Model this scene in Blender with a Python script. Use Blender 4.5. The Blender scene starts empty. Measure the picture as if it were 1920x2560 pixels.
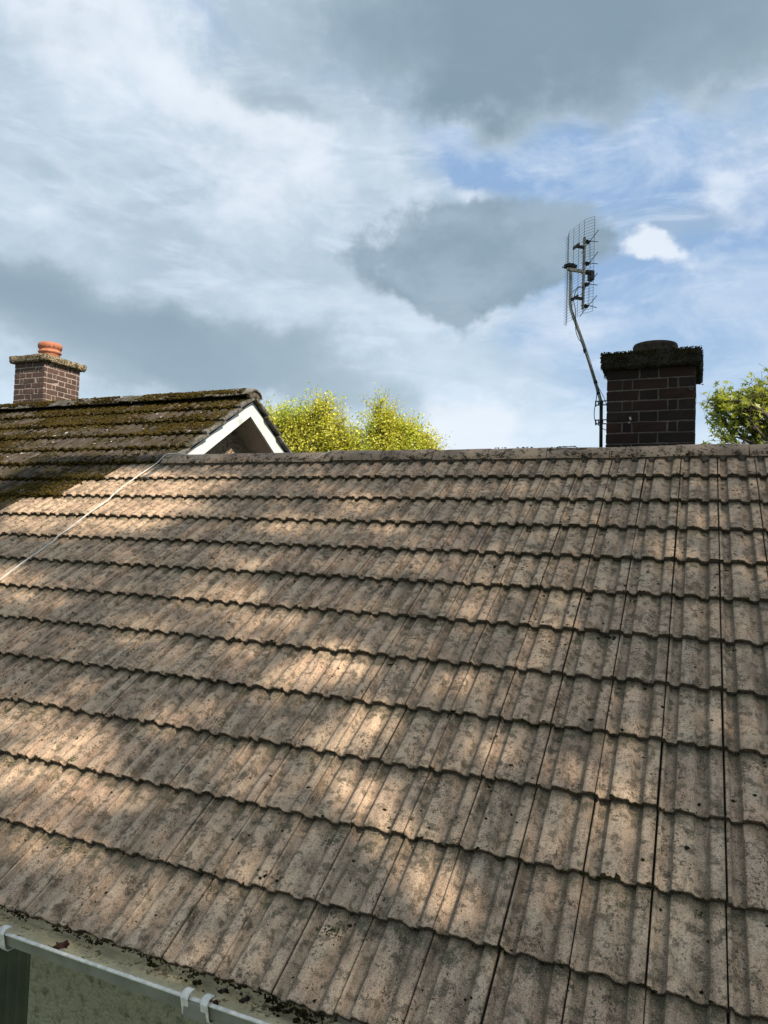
import bpy, math, random
import numpy as np
from mathutils import Vector, Matrix, noise
random.seed(7); rng = np.random.default_rng(7)
scene = bpy.context.scene
C = scene.collection

# ------------------------------------------------------------------ camera
F = 1815.4                                   # focal length in photo pixels (1920 wide)
R = np.array([[0.9163535, 0.0150010, -0.4000891],
              [0.3987976, 0.0542822, 0.9154310],
              [0.0354501, -0.9984129, 0.0437593]])   # columns: right, down, forward
CAM = np.array([-0.08599, -4.90543, -0.64676])
cam_d = bpy.data.cameras.new('camera'); cam = bpy.data.objects.new('camera', cam_d); C.objects.link(cam)
cam_d.sensor_fit = 'HORIZONTAL'; cam_d.sensor_width = 36; cam_d.lens = F*36/1920
cam_d.clip_start = 0.05; cam_d.clip_end = 2000
m = Matrix.Identity(4)
for i in range(3):
    m[i][0] = R[i, 0]; m[i][1] = -R[i, 1]; m[i][2] = -R[i, 2]; m[i][3] = CAM[i]
cam.matrix_world = m
scene.camera = cam
def ray(u, v): return R @ np.array([(u-960)/F, (v-1280)/F, 1.0])
def at(u, v, z): return CAM + ray(u, v)*z
def atY(u, v, Y): r = ray(u, v); return CAM + r*(Y-CAM[1])/r[1]
def atX(u, v, X): r = ray(u, v); return CAM + r*(X-CAM[0])/r[0]

# ------------------------------------------------------------------ sun, sky, exposure
LD = np.array([0.69, -0.275, 0.672]); LD /= np.linalg.norm(LD)      # towards the sun
sun_d = bpy.data.lights.new('sun', 'SUN'); sun = bpy.data.objects.new('sun', sun_d); C.objects.link(sun)
sun_d.energy = 5.0; sun_d.angle = math.radians(0.8); sun_d.color = (1.0, 0.89, 0.74)
sun.location = (8, -6, 12); sun.rotation_euler = Vector(LD).to_track_quat('Z', 'Y').to_euler()
vs = scene.view_settings
vs.view_transform = 'Standard'; vs.look = 'None'; vs.exposure = 0.46; vs.gamma = 1.0; vs.use_curve_mapping = False

world = bpy.data.worlds.new('World'); scene.world = world; world.use_nodes = True
wt = world.node_tree; wt.nodes.clear()
class NT:
    """small helper to write shader maths"""
    def __init__(s, t): s.t = t
    def n(s, typ, **k):
        nd = s.t.nodes.new(typ)
        for a, b in k.items(): setattr(nd, a, b)
        return nd
    def put(s, sock, v):
        if isinstance(v, bpy.types.NodeSocket): s.t.links.new(v, sock)
        elif isinstance(v, (tuple, list)) and sock.type == 'RGBA' and len(v) == 3: sock.default_value = (*v, 1)
        else: sock.default_value = v
    def m(s, op, a, b=0.0, c=0.0, clamp=False):
        nd = s.n('ShaderNodeMath', operation=op, use_clamp=clamp)
        for i, v in enumerate((a, b, c)):
            if i < len(nd.inputs): s.put(nd.inputs[i], v)
        return nd.outputs[0]
    def mix(s, f, a, b, mode='MIX'):
        nd = s.n('ShaderNodeMix', data_type='RGBA', blend_type=mode)
        s.put(nd.inputs[0], f); s.put(nd.inputs[6], a); s.put(nd.inputs[7], b)
        return nd.outputs[2]
    def ss(s, v, lo, hi, a=0.0, b=1.0):
        nd = s.n('ShaderNodeMapRange', interpolation_type='SMOOTHSTEP')
        s.put(nd.inputs[0], v)
        for i, q in enumerate((lo, hi, a, b)): s.put(nd.inputs[i+1], q)
        return nd.outputs[0]
    def noise(s, vec, scale, detail=4, rough=.55, dist=0.0, seed=0.0, out=0):
        nd = s.n('ShaderNodeTexNoise', noise_dimensions='4D')
        s.put(nd.inputs['Vector'], vec); nd.inputs['W'].default_value = seed
        nd.inputs['Scale'].default_value = scale; nd.inputs['Detail'].default_value = detail
        nd.inputs['Roughness'].default_value = rough; nd.inputs['Distortion'].default_value = dist
        return nd.outputs[out]
    def scale(s, vec, sc, rot=(0, 0, 0)):
        nd = s.n('ShaderNodeMapping'); s.put(nd.inputs[0], vec)
        nd.inputs['Scale'].default_value = sc; nd.inputs['Rotation'].default_value = rot
        return nd.outputs[0]

def build_sky():
    N = NT(wt)
    tc = N.n('ShaderNodeTexCoord').outputs['Generated']
    nrm = N.n('ShaderNodeVectorMath', operation='NORMALIZE'); wt.links.new(tc, nrm.inputs[0]); d = nrm.outputs[0]
    sp = N.n('ShaderNodeSeparateXYZ'); wt.links.new(d, sp.inputs[0])
    az = N.m('ARCTAN2', sp.outputs[0], sp.outputs[1]); el = N.m('ARCSINE', sp.outputs[2])
    # warp the bearings so that the cloud masses get ragged outlines
    cz = N.n('ShaderNodeCombineXYZ'); wt.links.new(az, cz.inputs[0]); wt.links.new(el, cz.inputs[1]); p = cz.outputs[0]
    wcol = N.noise(N.scale(p, (1, 1.5, 1)), 3.0, 6, .55, seed=1.0, out=1)
    ws = N.n('ShaderNodeSeparateColor'); wt.links.new(wcol, ws.inputs[0])
    wcol2 = N.noise(p, 11.0, 6, .6, seed=2.0, out=1)
    ws2 = N.n('ShaderNodeSeparateColor'); wt.links.new(wcol2, ws2.inputs[0])
    def warp(a, r1, r2, k1, k2):
        x = N.m('MULTIPLY_ADD', N.m('SUBTRACT', r1, .5), k1, a)
        return N.m('MULTIPLY_ADD', N.m('SUBTRACT', r2, .5), k2, x)
    azw = warp(az, ws.outputs[0], ws2.outputs[0], .42, .12)
    elw = warp(el, ws.outputs[1], ws2.outputs[1], .30, .10)
    def blobs(lst):
        tot = None
        for (u, v, ru, rv, rot, amp) in lst:
            r = ray(u, v); r = r/np.linalg.norm(r)
            a0 = math.atan2(r[0], r[1]); e0 = math.asin(r[2])
            ra = ru/F/math.cos(e0)*.92; re = rv/F*.92
            cr, sr = math.cos(rot), math.sin(rot)
            dx = N.m('SUBTRACT', azw, a0); dy = N.m('SUBTRACT', elw, e0)
            X = N.m('MULTIPLY', N.m('ADD', N.m('MULTIPLY', dx, cr), N.m('MULTIPLY', dy, sr)), 1/ra)
            Y = N.m('MULTIPLY', N.m('SUBTRACT', N.m('MULTIPLY', dy, cr), N.m('MULTIPLY', dx, sr)), 1/re)
            q = N.m('ADD', N.m('MULTIPLY', X, X), N.m('MULTIPLY', Y, Y))
            g = N.m('MULTIPLY', N.m('EXPONENT', N.m('MULTIPLY', q, -1.0)), amp)
            tot = g if tot is None else N.m('ADD', tot, g)
        return tot
    fine = N.noise(N.scale(p, (1, 1.7, 1), (0, 0, .35)), 9.0, 9, .58, .3, seed=5.0)
    wisp = N.noise(N.scale(p, (2.2, 9.0, 1), (0, 0, .6)), 3.0, 8, .6, .6, seed=8.0)
    big = N.noise(N.scale(p, (1, 1.8, 1)), 2.2, 7, .55, .2, seed=11.0)
    # clear blue between the clouds
    sky = N.n('ShaderNodeTexSky', sky_type='NISHITA', sun_disc=False)
    sky.sun_elevation = math.asin(LD[2]); sky.sun_rotation = math.atan2(LD[0], LD[1])
    sky.air_density = 1.0; sky.dust_density = 1.5; sky.ozone_density = 1.5
    blue = N.mix(.85, sky.outputs[0], (2.15, 3.45, 5.5))
    horizon = (5.3, 6.5, 7.5)
    lo = N.ss(el, 0.0, .42, 1.0, 0.0)
    veil = N.mix(lo, (3.4, 4.3, 5.15), horizon)
    blue = N.mix(N.m('MULTIPLY', lo, .62), blue, horizon)
    B = blobs([(1560, 520, 420, 330, 0, .55), (1800, 800, 330, 150, 0, 1.0), (1100, 270, 330, 80, -.35, .35), (1500, 400, 280, 90, -.3, .75), (1880, 560, 120, 130, 0, .7),
               (1330, 320, 200, 70, -.2, .5), (900, 40, 60, 70, 0, .4), (1500, 700, 140, 60, 0, .5), (480, 60, 120, 50, 0, .4), (1700, 980, 260, 90, 0, .5)])
    Bf = N.ss(N.m('ADD', B, N.m('MULTIPLY', N.m('SUBTRACT', fine, .5), 1.3)), .05, .95)
    col = N.mix(Bf, veil, blue)
    tex = N.noise(N.scale(p, (1, 2.0, 1), (0, 0, .3)), 5.0, 9, .62, .5, seed=31.0)
    col = N.mix(N.ss(tex, .42, .68, 0, .55), col, (5.4, 6.1, 6.9)); col = N.mix(N.ss(tex, .5, .30, 0, .45), col, (3.0, 3.75, 4.6))
    # thin streaks of high cloud
    wf = N.ss(wisp, .5, .70)
    col = N.mix(N.m('MULTIPLY', wf, .5), col, (5.6, 6.3, 7.3))
    # bright sunlit cloud
    W = blobs([(330, 150, 420, 150, -.35, 1.0), (720, 560, 260, 230, 0, .55), (1615, 640, 90, 48, 0, 1.5), (1560, 620, 60, 40, 0, .4), (1690, 655, 70, 45, 0, .45), (1640, 590, 40, 30, 0, .3), (1130, 1050, 230, 90, 0, 1.7), (1820, 440, 170, 70, -.3, .8),
               (1240, 460, 90, 50, -.3, .8), (950, 400, 160, 70, -.4, .45), (100, 420, 200, 80, 0, .5), (1480, 910, 200, 60, 0, .5), (820, 760, 180, 60, 0, .35), (1700, 840, 80, 30, 0, .4)])
    Wf = N.ss(N.m('ADD', W, N.m('MULTIPLY', N.m('SUBTRACT', fine, .5), 1.7)), .22, 1.15)
    col = N.mix(N.m('MULTIPLY', Wf, .85), col, (6.2, 6.7, 7.35))
    # grey undersides of the heavy cloud
    D = blobs([(60, 800, 620, 190, -.12, 1.0), (500, 850, 420, 100, -.1, .55), (1350, 30, 520, 150, 0, 1.5), (1800, 200, 260, 120, 0, .75),
               (740, 290, 180, 70, -.3, .6), (60, 620, 260, 110, 0, .35), (1120, 190, 160, 60, .4, .6), (700, 960, 400, 50, 0, .3), (430, 520, 130, 60, 0, .35), (60, 20, 200, 60, 0, .45), (900, 880, 160, 60, 0, .3)])
    other = N.m('MULTIPLY', N.ss(big, .45, .65), N.ss(N.m('ABSOLUTE', N.m('SUBTRACT', az, -.41)), .62, .9))
    Df = N.ss(N.m('ADD', N.m('ADD', D, other), N.m('MULTIPLY', N.m('SUBTRACT', fine, .5), .95)), .18, .86)
    E = blobs([(1190, 690, 260, 110, 0, 1.1), (1010, 610, 110, 90, 0, .6), (1340, 600, 150, 130, .5, .8), (1150, 540, 130, 80, 0, .6), (760, 320, 120, 50, -.3, .35)])
    lump = N.noise(p, 14.0, 8, .55, .2, seed=41.0)
    Ef = N.ss(N.m('ADD', E, N.m('MULTIPLY', N.m('SUBTRACT', lump, .5), 1.1)), .34, .74)
    dark = N.mix(N.ss(N.m('ADD', D, N.m('MULTIPLY', N.m('SUBTRACT', big, .5), 1.2)), .35, 1.3), (2.8, 3.6, 4.25), (1.68, 2.38, 3.0))
    dark = N.mix(N.m('MULTIPLY', lo, .30), dark, horizon)
    col = N.mix(N.m('MULTIPLY', Df, .93), col, dark); col = N.mix(N.m('MULTIPLY', Ef, .9), col, N.mix(N.ss(fine, .35, .65), (1.85, 2.6, 3.25), (2.5, 3.3, 4.0)))
    bg = N.n('ShaderNodeBackground'); wt.links.new(col, bg.inputs[0]); bg.inputs[1].default_value = 0.1
    out = N.n('ShaderNodeOutputWorld'); wt.links.new(bg.outputs[0], out.inputs[0])
build_sky()

# ------------------------------------------------------------------ object helpers
def mesh(name, V, Fc, mat, parent=None, smooth=False, attrs=None):
    me = bpy.data.meshes.new(name)
    V = np.asarray(V, dtype=np.float32); 
    if isinstance(Fc, np.ndarray) and Fc.ndim == 2:
        k = Fc.shape[1]; nf = len(Fc)
        me.vertices.add(len(V)); me.vertices.foreach_set('co', V.ravel())
        me.loops.add(nf*k); me.loops.foreach_set('vertex_index', Fc.astype(np.int32).ravel())
        me.polygons.add(nf); me.polygons.foreach_set('loop_start', np.arange(nf, dtype=np.int32)*k)
        me.update(calc_edges=True)
    else:
        me.from_pydata(V.tolist(), [], Fc if not isinstance(Fc, np.ndarray) else Fc.tolist())
    if attrs:
        for a, val in attrs.items():
            at_ = me.attributes.new(a, 'FLOAT', 'POINT'); at_.data.foreach_set('value', np.asarray(val, dtype=np.float32))
    if smooth is True: me.polygons.foreach_set('use_smooth', np.ones(len(me.polygons), dtype=bool))
    elif smooth is not False: me.polygons.foreach_set('use_smooth', np.asarray(smooth, dtype=bool))
    me.materials.append(mat); me.validate(); me.update()
    o = bpy.data.objects.new(name, me); C.objects.link(o)
    if parent is not None: o.parent = parent; o.matrix_parent_inverse = parent.matrix_world.inverted() if False else Matrix.Translation(-Vector(origin_of(parent)))
    return o
ORG = {}
def origin_of(o):
    p = Vector((0, 0, 0))
    while o is not None:
        p += o.location; o = None if o.parent is None else None
    return p
def thing(name, label, cat, loc=(0, 0, 0), group=None):
    o = bpy.data.objects.new(name, None); C.objects.link(o); o.location = loc; o.empty_display_size = .2
    tag(o, label, cat, group); return o
def tag(o, label, cat, group=None, kind=None):
    o['label'] = label; o['category'] = cat
    if group: o['group'] = group
    if kind: o['kind'] = kind
    return o

class MB:
    """collects shapes into one mesh"""
    def __init__(s): s.V = []; s.F = []
    def add(s, V, Fc):
        b = len(s.V); s.V += [tuple(map(float, v)) for v in V]; s.F += [[b+i for i in f] for f in Fc]
    def box(s, c, size, M=None):
        x, y, z = [q/2 for q in size]; c = np.array(c, float)
        P = np.array([(-x, -y, -z), (x, -y, -z), (x, y, -z), (-x, y, -z), (-x, -y, z), (x, -y, z), (x, y, z), (-x, y, z)])
        if M is not None: P = P @ np.array(M).T
        s.add(P+c, [(0, 3, 2, 1), (4, 5, 6, 7), (0, 1, 5, 4), (1, 2, 6, 5), (2, 3, 7, 6), (3, 0, 4, 7)])
    def boxmm(s, a, b):
        a = np.array(a, float); b = np.array(b, float); s.box((a+b)/2, np.abs(b-a))
    def tube(s, pts, r, seg=8, caps=True):
        pts = [np.array(p, float) for p in pts]; n = len(pts)
        rr = r if isinstance(r, (list, tuple, np.ndarray)) else [r]*n
        V = []; Fc = []; prev = None
        for i, p in enumerate(pts):
            t = pts[min(i+1, n-1)]-pts[max(i-1, 0)]; t = t/(np.linalg.norm(t)+1e-9)
            if prev is None:
                a = np.array([0, 0, 1.0]) if abs(t[2]) < .9 else np.array([1.0, 0, 0]); u = np.cross(t, a)
            else: u = prev-t*(prev@t)
            u = u/(np.linalg.norm(u)+1e-9); w = np.cross(t, u); prev = u
            for k in range(seg):
                q = 2*math.pi*k/seg; V.append(p+rr[i]*(math.cos(q)*u+math.sin(q)*w))
        for i in range(n-1):
            for k in range(seg):
                k2 = (k+1) % seg; Fc.append((i*seg+k, i*seg+k2, (i+1)*seg+k2, (i+1)*seg+k))
        if caps: Fc.append(tuple(range(seg))[::-1]); Fc.append(tuple((n-1)*seg+k for k in range(seg)))
        s.add(V, Fc)
    def lathe(s, c, prof, seg=40, wob=0):
        V = []; Fc = []; c = np.array(c, float); n = len(prof)
        for (r, z) in prof:
            for k in range(seg):
                q = 2*math.pi*k/seg; rr = r*(1+wob*math.sin(3*q+z*20)); V.append(c+np.array([rr*math.cos(q), rr*math.sin(q), z]))
        for i in range(n-1):
            for k in range(seg):
                k2 = (k+1) % seg; Fc.append((i*seg+k, i*seg+k2, (i+1)*seg+k2, (i+1)*seg+k))
        s.add(V, Fc)
    def prism(s, poly, d):
        n = len(poly); poly = [np.array(p, float) for p in poly]; d = np.array(d, float)
        s.add(poly+[p+d for p in poly], [tuple(range(n))[::-1], tuple(range(n, 2*n))]+[(i, (i+1) % n, n+(i+1) % n, n+i) for i in range(n)])
    def obj(s, name, mat, parent=None, smooth=False): return mesh(name, s.V, s.F, mat, parent, smooth)
def bevel(o, w, seg=2):
    b = o.modifiers.new('bevel', 'BEVEL'); b.width = w; b.segments = seg; b.limit_method = 'ANGLE'; b.harden_normals = False
    return o

# ------------------------------------------------------------------ materials
def mat(name, fn):
    ma = bpy.data.materials.new(name); ma.use_nodes = True; t = ma.node_tree; N = NT(t)
    b = t.nodes['Principled BSDF']; b.inputs['Roughness'].default_value = .85
    b.inputs['Specular IOR Level'].default_value = .3
    tc = N.n('ShaderNodeTexCoord').outputs['Object']
    fn(N, b, tc); return ma
def bump(N, b, h, dist, strength=1.0, prev=None):
    nd = N.n('ShaderNodeBump'); N.put(nd.inputs['Height'], h); nd.inputs['Distance'].default_value = dist; nd.inputs['Strength'].default_value = strength
    if prev is not None: N.t.links.new(prev, nd.inputs['Normal'])
    N.t.links.new(nd.outputs[0], b.inputs['Normal']); return nd.outputs[0]
def attr(N, a):
    nd = N.n('ShaderNodeAttribute', attribute_name=a); return nd.outputs['Fac']

def tile_mat(mossy):
    def fn(N, b, tc):
        tid = attr(N, 'tid'); tv = attr(N, 'tv'); edge = attr(N, 'edge')
        p = N.scale(tc, (1, .8, .8))
        big = N.noise(p, 2.2, 5, .6, .3, seed=1)
        mid = N.noise(N.scale(tc, (1, .35, .35)), 16, 4, .65, .4, seed=2)
        patch = N.noise(tc, 26, 5, .66, 0, seed=9)
        sand = N.noise(tc, 330, 2, .7, seed=3)
        grain = N.noise(tc, 120, 3, .7, seed=4)
        if not mossy:
            c = N.mix(N.ss(big, .35, .68), (.54, .375, .258), (.68, .485, .33))
            c = N.mix(N.m('MULTIPLY', N.ss(tid, .0, 1.), .7), c, (.37, .255, .18))
            c = N.mix(N.ss(N.m('FRACT', N.m('MULTIPLY', tid, 7.3)), .5, 1.0, 0, .35), c, (.52, .31, .22))
            c = N.mix(N.ss(mid, .42, .66, 0, .6), c, (.70, .53, .37))
            c = N.mix(N.ss(mid, .50, .34, 0, .65), c, (.19, .138, .088))
            c = N.mix(N.ss(patch, .49, .61, 0, .8), c, (.12, .092, .06))
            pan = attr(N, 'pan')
            c = N.mix(N.m('MULTIPLY', N.ss(N.m('ADD', pan, N.m('MULTIPLY', N.m('SUBTRACT', patch, .5), 1.2)), .05, .95), .72), c, (.12, .09, .056))  # dirt in the pans, deepened to paint in shade beside the raised ribs
            # algae plus painted-in shade below the course above
            c = N.mix(N.m('MULTIPLY', N.ss(N.m('ADD', tv, N.m('MULTIPLY', N.m('SUBTRACT', patch, .5), .9)), .72, 1.0), .68), c, (.10, .098, .058))
            spots = N.noise(tc, 105, 3, .6, 0, seed=6)
            dens = N.noise(tc, 9, 5, .7, 0, seed=7)
            th = N.ss(dens, .36, .66, .72, .50)
            sp_ = N.ss(N.m('SUBTRACT', spots, th), 0.0, .06)
            c = N.mix(N.m('MULTIPLY', sp_, .82), c, (.045, .034, .024))
            stre = N.noise(N.scale(tc, (1, .16, .16)), 34, 4, .6, 0, seed=15)
            c = N.mix(N.ss(stre, .56, .70, 0, .45), c, (.15, .115, .075))
            c = N.mix(N.ss(stre, .44, .30, 0, .40), c, (.74, .58, .42))
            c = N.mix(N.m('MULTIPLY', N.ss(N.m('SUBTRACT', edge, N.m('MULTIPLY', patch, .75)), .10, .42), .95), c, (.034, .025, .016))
            wht = N.ss(N.noise(tc, 130, 2, .5, seed=12), .76, .79)
            c = N.mix(N.m('MULTIPLY', wht, .7), c, (.6, .56, .48))
        else:
            c = N.mix(N.ss(big, .35, .68), (.045, .037, .031), (.095, .074, .058))
            c = N.mix(N.ss(mid, .50, .66, 0, .6), c, (.21, .175, .155))
            mo = N.ss(N.m('ADD', N.noise(p, 7, 7, .75, .6, seed=21), N.m('MULTIPLY', tid, .10)), .53, .60)
            mcol = N.mix(N.ss(N.noise(tc, 60, 5, .7, seed=22), .35, .65), (.020, .016, .006), (.075, .055, .014))
            c = N.mix(N.m('MULTIPLY', mo, .92), c, mcol)
            wht = N.ss(N.noise(tc, 22, 6, .75, seed=12), .64, .68)
            c = N.mix(N.m('MULTIPLY', wht, .9), c, (.55, .50, .47))
            c = N.mix(N.m('MULTIPLY', N.ss(N.m('SUBTRACT', edge, N.m('MULTIPLY', patch, .7)), .05, .4), .95), c, (.02, .018, .010))
        c = N.mix(N.ss(grain, .52, .68, .0, .6), c, (.07, .055, .04))
        c = N.mix(N.ss(sand, .45, .62, .0, .5), c, (.06, .045, .03))
        c = N.mix(N.ss(sand, .46, .34, .0, .45), c, (.62, .5, .38) if not mossy else (.25, .22, .19))
        N.put(b.inputs['Base Color'], c); b.inputs['Roughness'].default_value = .93; b.inputs['Specular IOR Level'].default_value = .15
        h = N.m('ADD', N.m('MULTIPLY', sand, .35), N.m('ADD', N.m('MULTIPLY', grain, .8), N.m('MULTIPLY', patch, 1.2)))
        bump(N, b, h, .0035 if not mossy else .010, .9)
    return mat('mossy_roof_tile' if mossy else 'roof_tile', fn)
M_TILE = tile_mat(False); M_TILEM = tile_mat(True)

def f_ridge(N, b, tc):
    big = N.noise(tc, 3, 6, .65, .4, seed=1); patch = N.noise(tc, 20, 7, .68, .6, seed=2); sand = N.noise(tc, 380, 3, .7, seed=3)
    c = N.mix(N.ss(big, .35, .65), (.26, .185, .135), (.44, .32, .225))
    c = N.mix(N.ss(patch, .48, .60, 0, .8), c, (.10, .07, .05))
    c = N.mix(N.ss(patch, .57, .62, 0, .9), c, (.025, .02, .013))
    c = N.mix(N.ss(sand, .6, .8, 0, .5), c, (.45, .37, .3))
    N.put(b.inputs['Base Color'], c); b.inputs['Roughness'].default_value = .93
    bump(N, b, N.m('ADD', N.m('MULTIPLY', sand, .3), patch), .006, .9)
M_RIDGE = mat('ridge_tile', f_ridge)
def f_ridgem(N, b, tc):
    big = N.noise(tc, 4, 6, .65, .4, seed=1); patch = N.noise(tc, 14, 7, .7, .6, seed=2)
    c = N.mix(N.ss(big, .4, .6), (.10, .092, .085), (.20, .185, .17))
    c = N.mix(N.ss(patch, .46, .56, 0, .92), c, (.05, .042, .014))
    N.put(b.inputs['Base Color'], c); bump(N, b, patch, .02, 1)
M_RIDGEM = mat('mossy_ridge_tile', f_ridgem)
def f_mortar(N, b, tc):
    p = N.noise(tc, 30, 6, .7, .4, seed=2)
    N.put(b.inputs['Base Color'], N.mix(N.ss(p, .4, .6), (.05, .042, .03), (.15, .12, .095))); bump(N, b, p, .01, 1)
M_MORTAR = mat('mortar', f_mortar)
def f_plain(col, rough=.5, n=.1, sc=20, metal=0):
    def f(N, b, tc):
        p = N.noise(tc, sc, 6, .65, .3, seed=3)
        N.put(b.inputs['Base Color'], N.mix(N.ss(p, .35, .7, 0, 1), col, tuple(q*(1-n) for q in col))); b.inputs['Roughness'].default_value = rough; b.inputs['Metallic'].default_value = metal
        bump(N, b, p, .001, .5)
    return f
f_plain_l = f_plain
def f_moss(a, bb):
    def f(N, b, tc):
        p = N.noise(tc, 45, 5, .7, seed=2); q = N.noise(tc, 2.5, 4, .6, seed=5)
        N.put(b.inputs['Base Color'], N.mix(N.ss(N.m('ADD', N.m('MULTIPLY', p, .6), N.m('MULTIPLY', q, .4)), .38, .62), a, bb)); b.inputs['Roughness'].default_value = 1; b.inputs['Specular IOR Level'].default_value = .05
        bump(N, b, N.noise(tc, 300, 4, .8, seed=3), .006, 1)
    return f
M_MOSS = mat('dark_moss', f_moss((.012, .012, .006), (.055, .048, .018)))
M_MOSSO = mat('olive_moss', f_moss((.016, .012, .004), (.085, .060, .013)))
M_LICHEN = mat('lichen_and_glints', f_plain_l((.50, .45, .42), .9, .3, 60))
M_MOSSG = mat('green_moss', f_moss((.02, .03, .008), (.09, .12, .03)))

def brick_mat(name, cols, mortar, soot):
    """bricks laid as stretcher, header, stretcher; the joints are real recesses, colours vary brick by brick"""
    def fn(N, b, tc):
        tid = attr(N, 'tid'); n1 = N.noise(tc, 24, 6, .7, .3, seed=1); n2 = N.noise(tc, 130, 4, .7, seed=2); n3 = N.noise(tc, 4, 4, .6, seed=4)
        c = N.mix(N.ss(tid, 0, 1), cols[0], cols[1])
        c = N.mix(N.ss(n1, .4, .65, 0, .6), c, cols[2])
        c = N.mix(N.ss(N.noise(tc, 17, 3, .5, seed=7), .735, .75, 0, .9), c, (.75, .72, .66))
        c = N.mix(N.ss(n3, .4, .65, 0, soot), c, (.015, .014, .012))
        N.put(b.inputs['Base Color'], c); b.inputs['Roughness'].default_value = .9
        bump(N, b, N.m('ADD', n1, N.m('MULTIPLY', n2, .5)), .004, .8)
    def fm(N, b, tc):
        n1 = N.noise(tc, 40, 6, .7, .3, seed=1)
        N.put(b.inputs['Base Color'], N.mix(N.ss(n1, .35, .65), mortar, tuple(q*.55 for q in mortar))); bump(N, b, n1, .005, .8)
    return mat(name, fn), mat(name+'_mortar', fm)
M_BR_D, M_MO_D = brick_mat('shaded_sooty_brick', ((.038, .015, .011), (.016, .010, .008), (.010, .007, .006)), (.135, .11, .095), .4)  # brick and mortar darkened to paint in the stack's deep shade, besides soot
M_BR_L, M_MO_L = brick_mat('purple_brick', ((.125, .070, .056), (.080, .050, .042), (.055, .037, .032)), (.44, .36, .29), .15)
def f_cap(a, bb, cc, sc):
    def f(N, b, tc):
        v = N.n('ShaderNodeTexVoronoi'); N.t.links.new(tc, v.inputs[0]); v.inputs['Scale'].default_value = sc
        sc_ = N.n('ShaderNodeSeparateColor'); N.t.links.new(v.outputs['Color'], sc_.inputs[0])
        p = N.noise(tc, 14, 6, .7, seed=3)
        c = N.mix(sc_.outputs[0], a, bb); c = N.mix(N.ss(p, .48, .6, 0, .85), c, cc)
        N.put(b.inputs['Base Color'], c); bump(N, b, N.m('SUBTRACT', 1.0, v.outputs['Distance']), .02, 1)
    return f
M_CAP_L = mat('lichen_cap', f_cap((.055, .044, .022), (.40, .31, .20), (.035, .028, .010), 48))
M_CAP_D = mat('mossy_cap', f_cap((.010, .009, .006), (.035, .03, .02), (.012, .011, .005), 60))
def f_terra(N, b, tc):
    p = N.noise(tc, 12, 5, .6, seed=3)
    N.put(b.inputs['Base Color'], N.mix(N.ss(p, .35, .65), (.36, .125, .07), (.47, .19, .11))); b.inputs['Roughness'].default_value = .7; bump(N, b, p, .003, .5)
M_TERRA = mat('terracotta', f_terra)
def f_dpot(N, b, tc):
    p = N.noise(tc, 25, 6, .7, seed=3)
    N.put(b.inputs['Base Color'], N.mix(N.ss(p, .4, .6), (.018, .014, .010), (.055, .040, .026))); bump(N, b, p, .01, 1)
M_DPOT = mat('shaded_weathered_pot', f_dpot)  # near-black tone paints in the shade on the pot, over its weathering
def f_white(N, b, tc):
    p = N.noise(N.scale(tc, (1, 1, .6)), 7, 6, .65, .5, seed=3)
    c = N.mix(N.ss(p, .50, .68, 0, .6), (.66, .69, .69), (.36, .36, .33))
    N.put(b.inputs['Base Color'], c); b.inputs['Roughness'].default_value = .5; bump(N, b, p, .002, .3)
M_WHITE = mat('white_paint', f_white)
M_SOFFIT = mat('soffit_board', f_plain((.46, .41, .36), .7, .2, 8))
M_GUT = mat('grey_gutter_plastic', f_plain((.27, .255, .21), .42, .3, 9))
M_CLIP = mat('white_plastic', f_plain((.80, .76, .68), .4, .35, 40))
def f_gutin(N, b, tc):
    p = N.noise(N.scale(tc, (.5, 1, 1)), 14, 7, .68, .5, seed=3); q = N.noise(tc, 60, 6, .7, seed=4)
    c = N.mix(N.ss(p, .4, .6), (.50, .43, .27), (.74, .62, .38))  # pale beige paints in the wet inside's reflection over the silt
    c = N.mix(N.ss(N.m('ADD', N.m('MULTIPLY', p, .5), N.m('MULTIPLY', q, .5)), .53, .58, 0, .85), c, (.10, .07, .035))
    N.put(b.inputs['Base Color'], c); b.inputs['Roughness'].default_value = .35; bump(N, b, q, .003, .6)
M_GUTIN = mat('silt_and_sheen', f_gutin)
def f_render(N, b, tc):
    v = N.n('ShaderNodeTexVoronoi'); N.t.links.new(tc, v.inputs[0]); v.inputs['Scale'].default_value = 70
    p = N.noise(tc, 25, 7, .7, .5, seed=3)
    c = N.mix(N.ss(p, .48, .66, 0, .65), (.36, .33, .22), (.09, .08, .05))
    N.put(b.inputs['Base Color'], c); bump(N, b, N.m('ADD', p, N.m('SUBTRACT', 1.0, v.outputs['Distance'])), .012, 1)
M_RENDER = mat('roughcast_render', f_render)
def f_pebble(N, b, tc):
    v = N.n('ShaderNodeTexVoronoi'); N.t.links.new(tc, v.inputs[0]); v.inputs['Scale'].default_value = 62
    s_ = N.n('ShaderNodeSeparateColor'); N.t.links.new(v.outputs['Color'], s_.inputs[0])
    c = N.mix(s_.outputs[0], (.13, .09, .06), (.42, .32, .24))
    N.put(b.inputs['Base Color'], c); bump(N, b, N.m('SUBTRACT', 1.0, v.outputs['Distance']), .02, 1)
M_PEBBLE = mat('pebbledash', f_pebble)
M_STEEL = mat('galvanised_steel', f_plain((.30, .29, .25), .45, .5, 30, .6))
M_DSTEEL = mat('blackened_steel', f_plain((.035, .034, .030), .6, .4, 30, .3))
M_BLACK = mat('black_plastic', f_plain((.02, .02, .02), .5, .3, 30))
M_WIRE = mat('grid_wire', f_plain((.06, .075, .085), .5, .3, 30, .5))
M_CABLE = mat('white_cable', f_plain((.74, .70, .64), .5, .3, 30))
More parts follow.
